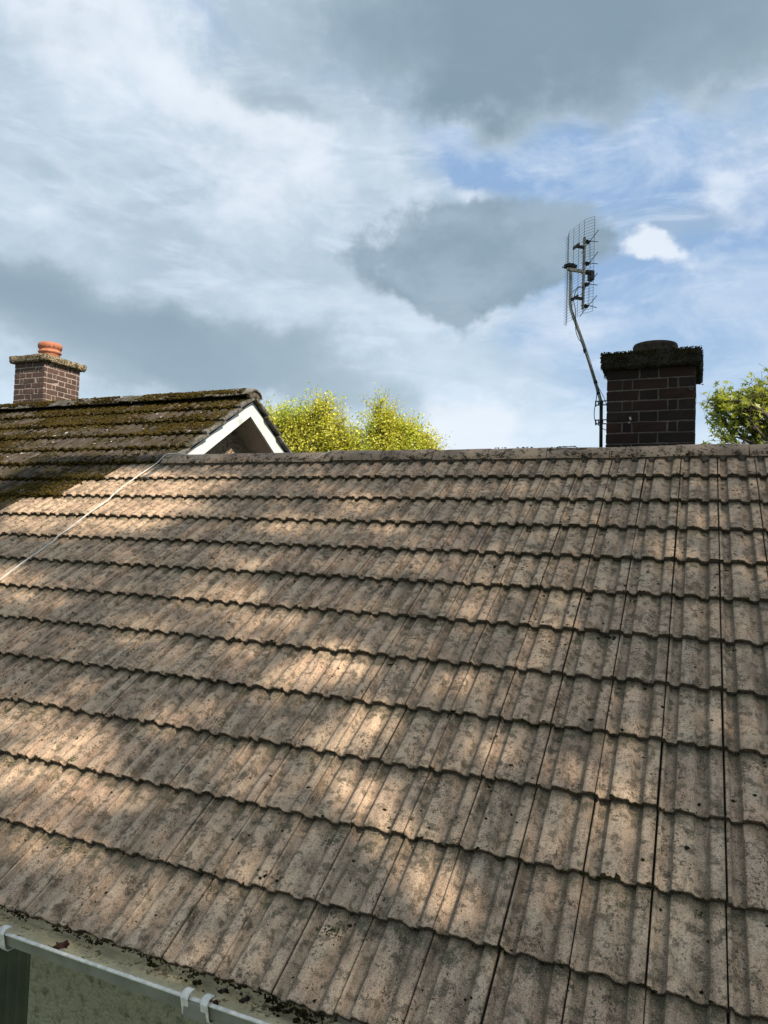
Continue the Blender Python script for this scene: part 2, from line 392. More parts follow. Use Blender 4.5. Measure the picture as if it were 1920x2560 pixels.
M_DARK = mat('dark_void', f_plain((.03, .028, .025), .9, .2, 5))
def f_bark(N, b, tc):
    p = N.noise(N.scale(tc, (1, 1, .3)), 18, 6, .7, seed=3)
    N.put(b.inputs['Base Color'], N.mix(N.ss(p, .4, .6), (.05, .04, .03), (.13, .105, .08))); bump(N, b, p, .02, 1)
M_BARK = mat('bark', f_bark)
def f_grass(N, b, tc):
    p = N.noise(tc, .8, 8, .7, seed=3); N.put(b.inputs['Base Color'], N.mix(N.ss(p, .4, .6), (.035, .06, .015), (.075, .10, .03))); bump(N, b, p, .05, 1)
M_GRASS = mat('grass', f_grass)
def leaf_mat(name, c1, c2, c3, trans=.45):
    ma = bpy.data.materials.new(name); ma.use_nodes = True; t = ma.node_tree; t.nodes.clear(); N = NT(t)
    tid = attr(N, 'tid'); tc = N.n('ShaderNodeTexCoord').outputs['Object']
    c = N.mix(N.ss(tid, 0, 1), c1, c2); c = N.mix(N.ss(N.noise(tc, .9, 3, .5, seed=2), .45, .62, 0, .8), c, c3)
    d = N.n('ShaderNodeBsdfDiffuse'); N.t.links.new(c, d.inputs[0]); tr = N.n('ShaderNodeBsdfTranslucent'); N.t.links.new(c, tr.inputs[0])
    g = N.n('ShaderNodeBsdfGlossy'); g.inputs['Roughness'].default_value = .45; g.inputs[0].default_value = (1, 1, 1, 1)
    mx = N.n('ShaderNodeMixShader'); mx.inputs[0].default_value = trans; N.t.links.new(d.outputs[0], mx.inputs[1]); N.t.links.new(tr.outputs[0], mx.inputs[2])
    m2 = N.n('ShaderNodeMixShader'); m2.inputs[0].default_value = .03; N.t.links.new(mx.outputs[0], m2.inputs[1]); N.t.links.new(g.outputs[0], m2.inputs[2])
    o = N.n('ShaderNodeOutputMaterial'); N.t.links.new(m2.outputs[0], o.inputs[0]); return ma
M_LEAF_Y = leaf_mat('spring_leaf', (.60, .60, .06), (.80, .76, .11), (.50, .62, .06))
M_LEAF_G = leaf_mat('maple_leaf', (.20, .27, .03), (.34, .42, .05), (.46, .46, .06), .5)
M_LEAF_S = leaf_mat('dense_leaf', (.05, .09, .02), (.08, .12, .03), (.06, .10, .02), .12)
def f_dleaf(N, b, tc):
    p = N.noise(tc, 90, 5, .7, seed=3); N.put(b.inputs['Base Color'], N.mix(N.ss(p, .4, .6), (.035, .011, .007), (.075, .026, .014))); b.inputs['Roughness'].default_value = .7
M_DLEAF = mat('dead_leaf', f_dleaf)
def f_dleaf2(N, b, tc):
    p = N.noise(tc, 90, 5, .7, seed=3); N.put(b.inputs['Base Color'], N.mix(N.ss(p, .4, .6), (.012, .009, .008), (.03, .018, .012))); b.inputs['Roughness'].default_value = .5
M_DLEAF2 = mat('rotten_leaf', f_dleaf2)
def glass():
    ma = bpy.data.materials.new('window_glass'); ma.use_nodes = True; t = ma.node_tree; t.nodes.clear(); N = NT(t)
    tr = N.n('ShaderNodeBsdfTransparent'); tr.inputs[0].default_value = (.64, .64, .66, 1); g = N.n('ShaderNodeBsdfGlossy'); g.inputs['Roughness'].default_value = .03
    mx = N.n('ShaderNodeMixShader'); mx.inputs[0].default_value = .10; t.links.new(tr.outputs[0], mx.inputs[1]); t.links.new(g.outputs[0], mx.inputs[2])
    o = N.n('ShaderNodeOutputMaterial'); t.links.new(mx.outputs[0], o.inputs[0]); return ma
M_GLASS = glass()
M_CURTAIN = mat('net_curtain', f_plain((.36, .37, .40), .9, .3, 10))

# ------------------------------------------------------------------ roof plane and tiles
W = .205; G = .2994; TH = math.radians(33.5255); CT, ST = math.cos(TH), math.sin(TH)
def rp(c, k, h=0.0):
    """point on the roof: tile column c, course k, height h above the line of the tile noses"""
    return np.array([c*W, -k*G*CT-h*ST, -k*G*ST+h*CT])
DROP = .027; PS = .0018
PROF = [(0, -11), (.011, -11), (.015, -1), (.024, 0), (.055, 0), (.068, -2.5), (.085, -7.5), (.10, -9), (.165, -9.5), (.232, -9), (.242, -7.5), (.256, -1.5), (.27, 0), (.33, .5), (.40, .6), (.47, .5), (.525, 0),
        (.548, -1.8), (.578, -6), (.605, -8.6), (.68, -9.5), (.755, -9), (.765, -7.5), (.778, -1.5), (.79, 0), (.85, .4), (.92, .4), (.980, 0), (.986, -2), (.989, -11), (1, -11)]
def prof_h(u):
    us = [p[0] for p in PROF]; hs = [p[1] for p in PROF]
    return np.interp(u % 1.0, us, hs)*PS
def tile_courses(cells, name, material, parent, rough=1.0, lowk=None):
    """one mesh with every interlocking tile of a slope; cells: list of (column, course of the nose)"""
    pu = np.array([p[0] for p in PROF]); ph = np.array([p[1] for p in PROF])*PS
    vv = np.array([0.0, .012, .035, .12, .35, .62, .85, 1.06]); nu, nv = len(pu), len(vv)
    Vs = []; Fs = []; sm = []; tids = []; tvs = []; eds = []; base = 0; pans = []
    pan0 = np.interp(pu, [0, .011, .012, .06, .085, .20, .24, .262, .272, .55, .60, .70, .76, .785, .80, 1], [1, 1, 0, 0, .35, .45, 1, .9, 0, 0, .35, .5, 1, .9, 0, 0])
    gi = np.arange(nu*nv).reshape(nv, nu)
    Ft = np.stack([gi[:-1, :-1], gi[:-1, 1:], gi[1:, 1:], gi[1:, :-1]], -1).reshape(-1, 4)
    off = nu*nv; a = off+np.arange(nu)
    rows = [off+r*nu+np.arange(nu) for r in range(3)]
    Fn = np.concatenate([np.stack([rows[r+1][:-1], rows[r+1][1:], rows[r][1:], rows[r][:-1]], -1) for r in range(2)])
    FT = np.concatenate([Ft, Fn])
    smt = np.concatenate([np.ones(len(Ft), bool), np.zeros(len(Fn), bool)])
    for (c, k) in cells:
        r = rng.random()
        dk = rng.normal(0, .006)*rough; dh = rng.normal(0, .0010)*rough; tilt = rng.normal(0, .0013)*rough; dx = rng.normal(0, .0012)
        en = np.array([noise.noise(Vector((c*7+q*9, k*13.7, 3.1))) for q in pu]); en2 = np.array([noise.noise(Vector((c*7+q*31, k*5.7, 9.1))) for q in pu])
        jag = (en*.006+en2*.004)*rough
        U = np.tile(pu, (nv, 1)); Vv = np.tile(vv[:, None], (1, nu))
        wob = np.clip(1-Vv/.12, 0, 1)
        K = k-Vv+dk+wob*jag[None, :]/G
        Hh = np.tile(ph, (nv, 1)) - DROP*Vv + dh + tilt*(U-.5)*2
        Hh[0] -= .0030+np.abs(en2)*.004*rough; Hh[1] -= .0009
        x = (c+U)*W+dx
        P = np.stack([x, -K*G*CT-Hh*ST, -K*G*ST+Hh*CT], -1).reshape(-1, 3)
        # nose and a short return underneath
        K0 = K[0]; H0 = Hh[0]
        nose = []
        for (dkk, dhh) in ((0, 0), (.006+.012*abs(r-.5), -.0165), (.16, -.0175)):
            KK = K0-dkk; HH = H0+dhh+(np.minimum(0, en)*.004 if dhh else 0)
            if dhh: HH = np.where(ph < -.005, HH-.001, HH-.002)
            nose.append(np.stack([x[0], -KK*G*CT-HH*ST, -KK*G*ST+HH*CT], -1))
        P = np.concatenate([P]+nose)
        Vs.append(P); Fs.append(FT+base); sm.append(smt); base += len(P)
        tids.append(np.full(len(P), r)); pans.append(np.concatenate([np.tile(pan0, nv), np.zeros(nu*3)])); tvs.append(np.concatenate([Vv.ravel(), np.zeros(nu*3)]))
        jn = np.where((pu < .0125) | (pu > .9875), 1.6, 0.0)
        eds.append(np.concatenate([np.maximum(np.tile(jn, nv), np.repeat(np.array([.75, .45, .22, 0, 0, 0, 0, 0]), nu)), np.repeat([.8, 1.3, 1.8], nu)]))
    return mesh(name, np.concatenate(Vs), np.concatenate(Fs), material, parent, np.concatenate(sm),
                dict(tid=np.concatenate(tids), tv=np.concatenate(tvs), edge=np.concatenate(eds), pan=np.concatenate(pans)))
ICO_V = np.array([(0, 0, 1), (.894, 0, .447), (.276, .851, .447), (-.724, .526, .447), (-.724, -.526, .447), (.276, -.851, .447),
                  (.724, .526, -.447), (-.276, .851, -.447), (-.894, 0, -.447), (-.276, -.851, -.447), (.724, -.526, -.447), (0, 0, -1)])
ICO_F = np.array([(0, 1, 2), (0, 2, 3), (0, 3, 4), (0, 4, 5), (0, 5, 1), (1, 6, 2), (2, 7, 3), (3, 8, 4), (4, 9, 5), (5, 10, 1),
                  (6, 7, 2), (7, 8, 3), (8, 9, 4), (9, 10, 5), (10, 6, 1), (11, 7, 6), (11, 8, 7), (11, 9, 8), (11, 10, 9), (11, 6, 10)])
def clumps(name, pts, sizes, material, parent, flat=.55, jitter=.35):
    pts = np.asarray(pts); sizes = np.asarray(sizes); n = len(pts)
    V = np.repeat(ICO_V[None], n, 0)*(1+rng.normal(0, jitter, (n, 12, 1)))
    an = rng.random(n)*6.283; ca, sa = np.cos(an), np.sin(an)
    x = V[..., 0]*ca[:, None]-V[..., 1]*sa[:, None]; y = V[..., 0]*sa[:, None]+V[..., 1]*ca[:, None]
    st = 1+.7*rng.random(n)[:, None]
    P = np.stack([x*st*sizes[:, None], y*sizes[:, None], V[..., 2]*sizes[:, None]*flat], -1)
    Rm = np.array([[1, 0, 0], [0, CT, -ST], [0, ST, CT]])
    P = P @ Rm.T + pts[:, None, :]
    Fc = (ICO_F[None]+(np.arange(n)*12)[:, None, None]).reshape(-1, 3)
    o = mesh(name, P.reshape(-1, 3), Fc, material, parent, True)
    return o

# ================================================================== HOUSE WITH THE CLEAN ROOF
house = thing('house', 'house with pale brown ribbed roof tiles filling the foreground, white gutter at its eaves', 'house')
LEFT = {1: -23, 2: -24, 3: -26}
def left_of(k): return LEFT.get(k, -28)
cells = [(c, k) for k in range(1, 13) for c in range(left_of(k) if k < 4 else (-30 if k < 6 else -26), 9)]
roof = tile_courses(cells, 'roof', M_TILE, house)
# the slope behind the ridge, not seen from here
back = MB()
YR = .05; ZR = .033
back.add([(-5.6, YR+.02, ZR-.04), (1.9, YR+.02, ZR-.04), (1.9, YR+3.2, ZR-.04-3.2*ST/CT), (-5.6, YR+3.2, ZR-.04-3.2*ST/CT)], [(0, 1, 2, 3)])
# boarding under the tiles so that no light leaks through
back.add([rp(-30, .0, -.065), rp(9, .0, -.065), rp(9, 11.85, -.065), rp(-30, 11.85, -.065)], [(0, 1, 2, 3)])
back.obj('underlay', M_DARK, house)
# moss along the noses and small tufts over the tiles
pts = []; sz = []
for (c, k) in cells:
    n_ = rng.poisson(9 if k > 4 else 14)
    for _ in range(n_):
        u = rng.random(); nz = noise.noise(Vector(((c+u)*.9, k*3.1, 0.5)))
        if nz < rng.normal(-.05, .22): continue
        h = prof_h(u)
        pts.append(rp(c+u, k+rng.normal(.004, .010), h-abs(rng.normal(.004, .005)))); sz.append(abs(rng.normal(.0030, .0016))+.0015)
    for _ in range(rng.poisson(5 if k > 5 else 16)):
        u = rng.random(); v = rng.random()
        if noise.noise(Vector(((c+u)*1.7, (k-v)*2.5, 7.5))) < rng.normal(-.02, .2): continue
        pts.append(rp(c+u, k-v, prof_h(u)-DROP*v)); sz.append(abs(rng.normal(.0026, .0014))+.0012)
    if rng.random() < .25:                       # a wider cushion where the courses lap
        u = rng.choice([.16, .68])+rng.normal(0, .05)
        for _ in range(9): pts.append(rp(c+u+rng.normal(0, .09), k-.90+rng.normal(0, .025), prof_h(u)-DROP*.93)); sz.append(.0045*rng.random()+.002)
o = clumps('moss', pts, sz, M_MOSS, roof, .6); o['kind'] = 'stuff'
# moss fringe hanging at the eaves
pts = []; sz = []
for i in range(2200):
    c = rng.uniform(-26, 1); nz = noise.noise(Vector((c*1.3, 4.2, 0)))
    if nz < rng.normal(.12, .2): continue
    pts.append(rp(c, 12.01+abs(rng.normal(0, .010)), prof_h(c)-.010-abs(rng.normal(0, .007)))); sz.append(.0012+.0022*rng.random())
for cx_, dn, n_ in ((-9.35, .05, 14), (-8.2, .055, 10), (-7.35, .085, 34), (-6.75, .04, 10), (-5.9, .10, 50), (-5.45, .09, 55), (-5.2, .05, 16), (-10.1, .03, 10), (-11, .035, 10), (-4.4, .07, 45), (-4.1, .05, 30)):
    for _ in range(n_):
        q = abs(rng.normal(0, .5)); q = min(q, 1.2)
        pts.append(rp(cx_+rng.normal(0, .05+.07*(1-q*.5)), 12.02, -.012)+np.array([0, -.010*rng.random(), -q*dn*.55])); sz.append(.0022+.0035*rng.random())
o = clumps('eaves_moss', pts, sz, M_MOSS, roof, 1.0); o['kind'] = 'stuff'
pts = []; sz = []
for (c0, k0, s_) in ((-6.2, 10.22, .05), (-22.3, 8.08, .05), (-24.2, 8.1, .05), (-19.3, 9.1, .05), (-17.9, 9.12, .04), (-14.4, 10.1, .04), (-11.3, 11.1, .05), (-4.1, 11.9, .02), (-8.2, 5.2, .02), (-2.8, 10.8, .05), (-9.9, 8.8, .04), (-5.55, 11.25, .05), (-12.7, 9.9, .04), (-15.9, 9.15, .03)):
    for _ in range(70): 
        c1 = c0+rng.normal(0, s_*2.2); k1 = k0+rng.normal(0, s_*.9); v = math.ceil(k1)-k1
        pts.append(rp(c1, k1, prof_h(c1)-DROP*v)); sz.append(.001+.0018*rng.random())
o = clumps('green_moss', pts, sz, M_MOSSG, roof, .8); o['kind'] = 'stuff'

# ridge tiles
def ridge_run(x0, x1, yc, zc, rad, span, length, material, parent, name='ridge_tile', rough=.002, mossy=0):
    x = x0; i = 0
    while x < x1-.02:
        xe = min(x+length, x1); n = 18; V = []; Fc = []
        dz = rng.normal(0, .0030); dr = rng.normal(0, .0015); dzz = rng.normal(0, .0022)
        xs = np.linspace(x+.002, xe-.002, 9)
        for j, xx in enumerate(xs):
            for s_, rr in ((0, rad), (1, rad-.016)):
                for q in range(n+1):
                    a = -span+2*span*q/n
                    r2 = rr+dr+noise.noise(Vector((xx*9, a*3, yc*3)))*rough
                    V.append((xx, yc-math.sin(-a)*r2*-1 if False else yc+math.sin(a)*r2, zc+math.cos(a)*r2+dz+dzz*(j-4)/4))
        m_ = 2*(n+1)
        for j in range(8):
            for q in range(n):
                a = j*m_+q; Fc.append((a, a+m_, a+m_+1, a+1)); a2 = j*m_+n+1+q; Fc.append((a2, a2+1, a2+m_+1, a2+m_))
            Fc.append((j*m_, j*m_+n+1, (j+1)*m_+n+1, (j+1)*m_)); Fc.append((j*m_+n, (j+1)*m_+n, (j+1)*m_+2*n+1, j*m_+2*n+1))
        for q in range(n): Fc.append((q, q+1, n+1+q+1, n+1+q)); e = 8*m_; Fc.append((e+q, e+n+1+q, e+n+2+q, e+q+1))
        o = mesh(name, V, Fc, material, parent, True)
        es = o.modifiers.new('split', 'EDGE_SPLIT'); es.split_angle = math.radians(40)
        x = xe; i += 1
ridge_run(-4.30+.02, 2.0, .05, -.056, .106, 1.36, .405, M_RIDGE, house)
# bedding mortar that fills the pans below the ridge tiles
mb = MB(); n = 600; V = []; Fc = []
for i in range(n+1):
    c = -21+30*i/n; jag = noise.noise(Vector((c*2.1, 0, 1)))*.03+noise.noise(Vector((c*9, 0, 5)))*.02
    h = prof_h(c)
    deep = .035 if h < -.006*PS/.001 else -.035
    k2 = .205+deep+jag
    V += [rp(c, -.02, .016), rp(c, .15, .002), rp(c, k2-.01, h-.012+.010), rp(c, k2, h-.020)]
for i in range(n):
    for j in range(3): a = i*4+j; Fc.append((a, a+1, a+5, a+4))
mb.add(V, Fc); mb.obj('ridge_mortar', M_MORTAR, house, True)
pts = []; sz = []
for i in range(2200):
    x = rng.uniform(-4.2, 1.6); nz = noise.noise(Vector((x*3.3, 8, 0)))
    if nz < rng.normal(.05, .2): continue
    a = -1.38+abs(rng.normal(0, .25)); r = .105
    pts.append((x, .05+math.sin(a)*r, -.056+math.cos(a)*r)); sz.append(.0015+.003*rng.random())
for i in range(500):
    x = rng.uniform(-4.2, 1.6); a = rng.uniform(-1, .4)
    if noise.noise(Vector((x*2.3, a*3, 5))) < .25: continue
    pts.append((x, .05+math.sin(a)*.106, -.056+math.cos(a)*.106)); sz.append(.0015+.003*rng.random())
for xc in (-.93, -.96, -.90, -.35, -1.2, -1.35, .45): 
    for _ in range(12): x = xc+rng.normal(0, .025); a = rng.normal(-.1, .12); pts.append((x, .05+math.sin(a)*.106, -.054+math.cos(a)*.106)); sz.append(.002+.003*rng.random())
o = clumps('ridge_moss', pts, sz, M_MOSS, roof, .8); o['kind'] = 'stuff'

# eaves: fascia, soffit, wall, gutter
XA, XB = -9.0, 2.2
mb = MB(); mb.boxmm((XA, -2.945, -2.13), (XB, -2.925, -2.005)); mb.obj('fascia', M_WHITE, house)
mb = MB(); mb.boxmm((XA, -2.925, -2.13), (XB, -2.72, -2.12)); mb.obj('soffit', M_SOFFIT, house)
WX = atY(124, 2440, -2.62)[0]
mb = MB()
mb.boxmm((WX, -2.72, -4.5), (XB, -2.52, -2.12)); mb.boxmm((XA, -2.72, -4.5), (WX-1.5, -2.52, -2.12)); mb.boxmm((WX-1.5, -2.72, -4.5), (WX, -2.52, -3.45))
mb.obj('wall', M_RENDER, house)
# window left of the pier
win = None
mb = MB()
for a, b_ in (((WX-1.5, -2.64, -2.24), (WX, -2.57, -2.185)), ((WX-1.5, -2.64, -3.45), (WX, -2.57, -3.39)), ((WX-1.5, -2.64, -3.39), (WX-1.45, -2.57, -2.24)), ((WX-.03, -2.64, -3.39), (WX-.002, -2.57, -2.24)), ((WX-.80, -2.64, -3.39), (WX-.75, -2.57, -2.24))): mb.boxmm(a, b_)
win = mb.obj('window', M_DSTEEL, house)
mb = MB(); mb.boxmm((WX-1.45, -2.612, -3.39), (WX-.80, -2.606, -2.24)); mb.boxmm((WX-.75, -2.612, -3.39), (WX-.03, -2.606, -2.24)); mb.obj('pane', M_GLASS, win)
mb = MB(); mb.boxmm((WX-1.6, -1.6, -4.5), (WX+.3, -1.58, -2.2)); mb.obj('room_wall', M_DARK, house)
V = []; n = 260
for i in range(n+1):
    x = WX-1.46+1.44*i/n; y = -2.558+.030*math.sin(x*95+2.5*math.sin(x*7))+.007*math.sin(x*231)
    V += [(x, y, -2.20), (x, y+.004*math.sin(x*20), -3.40)]
cur = mesh('curtain', V, [(2*i, 2*i+1, 2*i+3, 2*i+2) for i in range(n)], M_CURTAIN, None, True)
tag(cur, 'pale net curtain in folds behind the dark window below the gutter', 'curtain')

def gutter(xa, xb):
    # square-line channel: outer skin, then inner skin
    out = [(-2.948, -1.990), (-2.948, -2.040), (-2.960, -2.050), (-3.080, -2.050), (-3.094, -2.0435), (-3.102, -1.999)]
    inn = [(-3.098, -1.999), (-3.0905, -2.0415), (-3.079, -2.0462), (-2.961, -2.0462), (-2.952, -2.038), (-2.952, -1.990)]
    mb = MB(); pr = out+inn; n = len(pr); xs = np.linspace(xa, xb, 60)
    V = [(x, y+.0012*math.sin(x*2.1), z+.0015*math.sin(x*1.3)) for x in xs for (y, z) in pr]
    Fc = [(j*n+q, j*n+(q+1) % n, (j+1)*n+(q+1) % n, (j+1)*n+q) for j in range(len(xs)-1) for q in range(n)]
    mb.add(V, Fc); g = mb.obj('gutter', M_GUT, house)
    # rolled lip along the front
    mb = MB(); mb.boxmm((xa, -3.1065, -2.0035), (xb, -3.0945, -1.9975)); l = mb.obj('gutter_lip', M_CLIP, g); bevel(l, .0015)
    # silt and standing dirt lining the inside, its pale tone painting in a wet reflection
    V = []; xs = np.linspace(xa, xb, 500); prf = [(-2.9525, -2.006), (-2.9530, -2.036), (-2.962, -2.0435), (-3.00, -2.0438), (-3.04, -2.0435), (-3.078, -2.0435), (-3.0895, -2.040), (-3.0955, -2.012)]
    for x in xs:
        for i, (y, z) in enumerate(prf):
            b_ = max(0, noise.noise(Vector((x*9, y*30, 2))))*.006 if 2 <= i <= 5 else 0
            V.append((x, y, z+b_))
    k = len(prf); mesh('silt', V, [(j*k+q, j*k+q+1, (j+1)*k+q+1, (j+1)*k+q) for j in range(len(xs)-1) for q in range(k-1)], M_GUTIN, g, True)
    return g
gut = gutter(XA, XB)
def clip(x, parent, w=.026):
    """gutter clip that wraps the front of the channel"""
    mb = MB()
    path = [(-3.078, -1.990), (-3.090, -1.9865), (-3.104, -1.988), (-3.1115, -1.998), (-3.1075, -2.010), (-3.104, -2.030), (-3.0995, -2.048), (-3.090, -2.059), (-3.06, -2.0615), (-3.00, -2.0615)]
    n = len(path); V = []
    for (y, z) in path: V += [(x-w/2, y, z), (x+w/2, y, z)]
    Fc = [(2*i, 2*i+1, 2*i+3, 2*i+2) for i in range(n-1)]
    mb.add(V, Fc)
    o = mb.obj('clip', M_CLIP, parent); s_ = o.modifiers.new('solid', 'SOLIDIFY'); s_.thickness = .004; bevel(o, .0012)
    return o
x1 = atY(462, 2492, -3.11)[0]; x2 = atY(511, 2508, -3.11)[0]; x0 = atY(4, 2325, -3.11)[0]
clip(x1, gut); clip(x2, gut); clip(x0, gut)
mb = MB(); mb.boxmm((x1-.005, -3.1095, -2.054), (x2+.005, -3.1035, -2.0045)); o = mb.obj('union_sleeve', M_GUT, gut); bevel(o, .002)

# dead leaves lying in the gutter
def dead_leaf(u, v, Z, size, rot, material, label, tilt=.5, lobes=4):
    p = at(u, v, 1); r = ray(u, v); t = (Z-CAM[2])/r[2]; c = CAM+r*t
    n = 48; V = [(0, 0, .004)]; 
    for i in range(n):
        q = 2*math.pi*i/n; L = abs(math.cos(q/2))
        rr = size*(.44+.09*math.cos(q*lobes*2)*(1-.4*L))*(1+.55*abs(math.cos(q)))
        V.append((rr*math.cos(q)*1.0, rr*math.sin(q)*.62, .006*math.sin(3*q)+.25*rr*abs(math.sin(q))))
    Fc = [(0, 1+i, 1+(i+1) % n) for i in range(n)]
    mb = MB(); mb.add(V, Fc); mb.tube([(-size*.55, 0, .003), (-size*.95, .004, .002), (-size*1.15, .01, .006)], .0009, 5)
    o = mb.obj('dead_leaf', material, None, True); s_ = o.modifiers.new('solid', 'SOLIDIFY'); s_.thickness = .0006
    o.location = c; o.rotation_euler = (tilt, .2, rot)
    tag(o, label, 'leaf', 'dead leaves caught in the gutter'); return o
dead_leaf(153, 2365, -2.012, .040, 1.3, M_DLEAF, 'reddish brown lobed leaf leaning on the gutter lip, leftmost of the dead leaves', .75)
dead_leaf(531, 2505, -2.035, .026, .3, M_DLEAF, 'flat dark brown leaf in the gutter just right of the two white clips', .2, 3)
dead_leaf(558, 2478, -2.015, .022, .9, M_DLEAF2, 'small black curled leaf in the gutter above the flat brown leaf', .8, 3)
dead_leaf(612, 2500, -2.02, .026, 1.1, M_DLEAF2, 'black rotten leaf hanging under the tiles, furthest right in the gutter', .8, 3)

# ------------------------------------------------------------------ brick chimney stacks
def stack(x0, x1, y0, y1, z0, z1, mb_, mm_, parent, name, course=.075, phase=0, jit=.0015):
    material_dark = mb_ is M_BR_D; q = .005 if material_dark else .003
    core = MB(); core.boxmm((x0+q, y0+q, z0), (x1-q, y1-q, z1))
    V = []; Fc = []; tid = []; bb = [0]
    def brick(a, b_):
        j = rng.normal(0, jit, (8, 3)); P = np.array([(a[0], a[1], a[2]), (b_[0], a[1], a[2]), (b_[0], b_[1], a[2]), (a[0], b_[1], a[2]), (a[0], a[1], b_[2]), (b_[0], a[1], b_[2]), (b_[0], b_[1], b_[2]), (a[0], b_[1], b_[2])])+j
        V.extend(P.tolist()); k = bb[0]; Fc.extend([[k+i for i in f] for f in ((0, 3, 2, 1), (4, 5, 6, 7), (0, 1, 5, 4), (1, 2, 6, 5), (2, 3, 7, 6), (3, 0, 4, 7))]); bb[0] += 8; r = rng.random(); tid.extend([r]*8)
    z = z0; i = phase; g = .010 if material_dark else .0122
    wx, wy = x1-x0, y1-y0
    def spans(L, i):
        # stretcher, header, stretcher  /  header, closer, stretcher, closer, header
        f = [.38, .215, .405] if i % 2 == 0 else [.185, .115, .40, .115, .185]
        s_ = sum(f); q = 0; out = []
        for w_ in f: out.append((q*L, (q+w_/s_)*L)); q += w_/s_
        return out
    while z < z1-.01:
        zt = min(z+course, z1)
        for (a, b_) in spans(wx, i):
            brick((x0+a+(g/2 if a > 0 else 0), y0, z+g/2), (x0+b_-(g/2 if b_ < wx-1e-6 else 0), y0+.05, zt-g/2))
            brick((x0+a+(g/2 if a > 0 else 0), y1-.05, z+g/2), (x0+b_-(g/2 if b_ < wx-1e-6 else 0), y1, zt-g/2))
        for (a, b_) in spans(wy-.1, i+1):
            brick((x1-.05, y0+.05+a+(g/2), z+g/2), (x1, y0+.05+b_-g/2, zt-g/2)); brick((x0, y0+.05+a+(g/2), z+g/2), (x0+.05, y0+.05+b_-g/2, zt-g/2))
        z += course; i += 1
    ch = mesh(name, V, Fc, mb_, parent, False, dict(tid=tid)); b = bevel(ch, .003)
    core.obj('mortar', mm_, ch); return ch
def rough_slab(x0, x1, y0, y1, z0, z1, material, parent, name, amp, n=26, sag=0):
    V = []; Fc = []; idx = {}
    def key(i, j, k): return (i, j, k)
    nz = 5
    def vert(i, j, k):
        q = (i, j, k)
        if q not in idx:
            x = x0+(x1-x0)*i/n; y = y0+(y1-y0)*j/n; z = z0+(z1-z0)*k/nz
            cx_, cy_, cz_ = (x-(x0+x1)/2)/(x1-x0)*2, (y-(y0+y1)/2)/(y1-y0)*2, (z-(z0+z1)/2)/(z1-z0)*2
            rr = .012 if abs(cz_) > .99 else 0
            px = Vector((x*14, y*14, z*14)); d = noise.noise(px)*amp+noise.noise(px*3.1)*amp*.6
            ox = cx_*d if abs(cx_) > .97 else 0; oy = cy_*d if abs(cy_) > .97 else 0
            if abs(cx_) > .97: ox -= math.copysign(rr, cx_)
            if abs(cy_) > .97: oy -= math.copysign(rr, cy_)
            idx[q] = len(V); V.append((x+ox, y+oy, z+(d if abs(cz_) > .99 else 0)))
        return idx[q]
    for i in range(n):
        for j in range(n):
            Fc.append((vert(i, j, nz), vert(i+1, j, nz), vert(i+1, j+1, nz), vert(i, j+1, nz))); Fc.append((vert(i, j, 0), vert(i, j+1, 0), vert(i+1, j+1, 0), vert(i+1, j, 0)))
    for i in range(n):
        for k in range(nz):
            Fc.append((vert(i, 0, k), vert(i+1, 0, k), vert(i+1, 0, k+1), vert(i, 0, k+1))); Fc.append((vert(i+1, n, k), vert(i, n, k), vert(i, n, k+1), vert(i+1, n, k+1)))
            Fc.append((vert(0, i+1, k), vert(0, i, k), vert(0, i, k+1), vert(0, i+1, k+1))); Fc.append((vert(n, i, k), vert(n, i+1, k), vert(n, i+1, k+1), vert(n, i, k+1)))
    return mesh(name, V, Fc, material, parent, True)
# near chimney
CX0, CX1, CY0, CY1 = -.719, -.135, .45, 1.03
ztop = .655
nc = math.ceil((ztop+.4)/.0762); z0 = ztop-nc*.0762
ch = stack(CX0, CX1, CY0, CY1, z0, ztop, M_BR_D, M_MO_D, house, 'chimney', .0762, 1)
cap = rough_slab(CX0-.042, CX1+.042, CY0-.045, CY1+.042, ztop-.005, ztop+.105, M_CAP_D, ch, 'chimney_cap', .012)
mb = MB(); pcx, pcy = -.415, .74
mb.lathe((pcx, pcy, ztop+.09), [(.128, 0), (.130, .02), (.137, .045), (.150, .055), (.158, .07), (.158, .085), (.152, .10), (.156, .112), (.158, .128), (.152, .142), (.135, .146), (.125, .13), (.122, 0)], 48)
mb.obj('chimney_pot', M_DPOT, ch, True)
pts = []; sz = []
for i in range(3800):
    x = rng.uniform(CX0-.045, CX1+.045)
    if rng.random() < .45: y = CY0-.046+abs(rng.normal(0, .03)); z = ztop+.105+rng.normal(0, .002)
    elif rng.random() < .65: y = CY0-.047; z = ztop+.105-abs(rng.normal(0, .045)); z = max(z, ztop-.006)
    else: x = rng.choice([CX0-.044, CX1+.044]); y = rng.uniform(CY0-.04, CY1+.04); z = rng.uniform(ztop-.008, ztop+.107)
    if noise.noise(Vector((x*8, y*8, z*12))) < rng.normal(.05, .15): continue
    pts.append((x, y, z)); sz.append(.0012+.0035*rng.random()**2)
o = clumps('cap_moss', pts, sz, M_MOSS, ch, 1.0); o['kind'] = 'stuff'
pts = []; sz = []
for i in range(700):
    a = rng.uniform(0, 6.28); r = .165+abs(rng.normal(0, .035)); pts.append((pcx+r*math.cos(a), pcy+r*math.sin(a), ztop+.10+rng.random()*.022)); sz.append(.002+.005*rng.random())
for i in range(500):
    pts.append((rng.uniform(CX0-.04, CX1+.04), CY0-.05+abs(rng.normal(0, .05)), ztop+.113+.005*rng.random())); sz.append(.0015+.0025*rng.random())
o = clumps('cap_green_moss', pts, sz, M_MOSSO, ch, 1.2); o['kind'] = 'stuff'

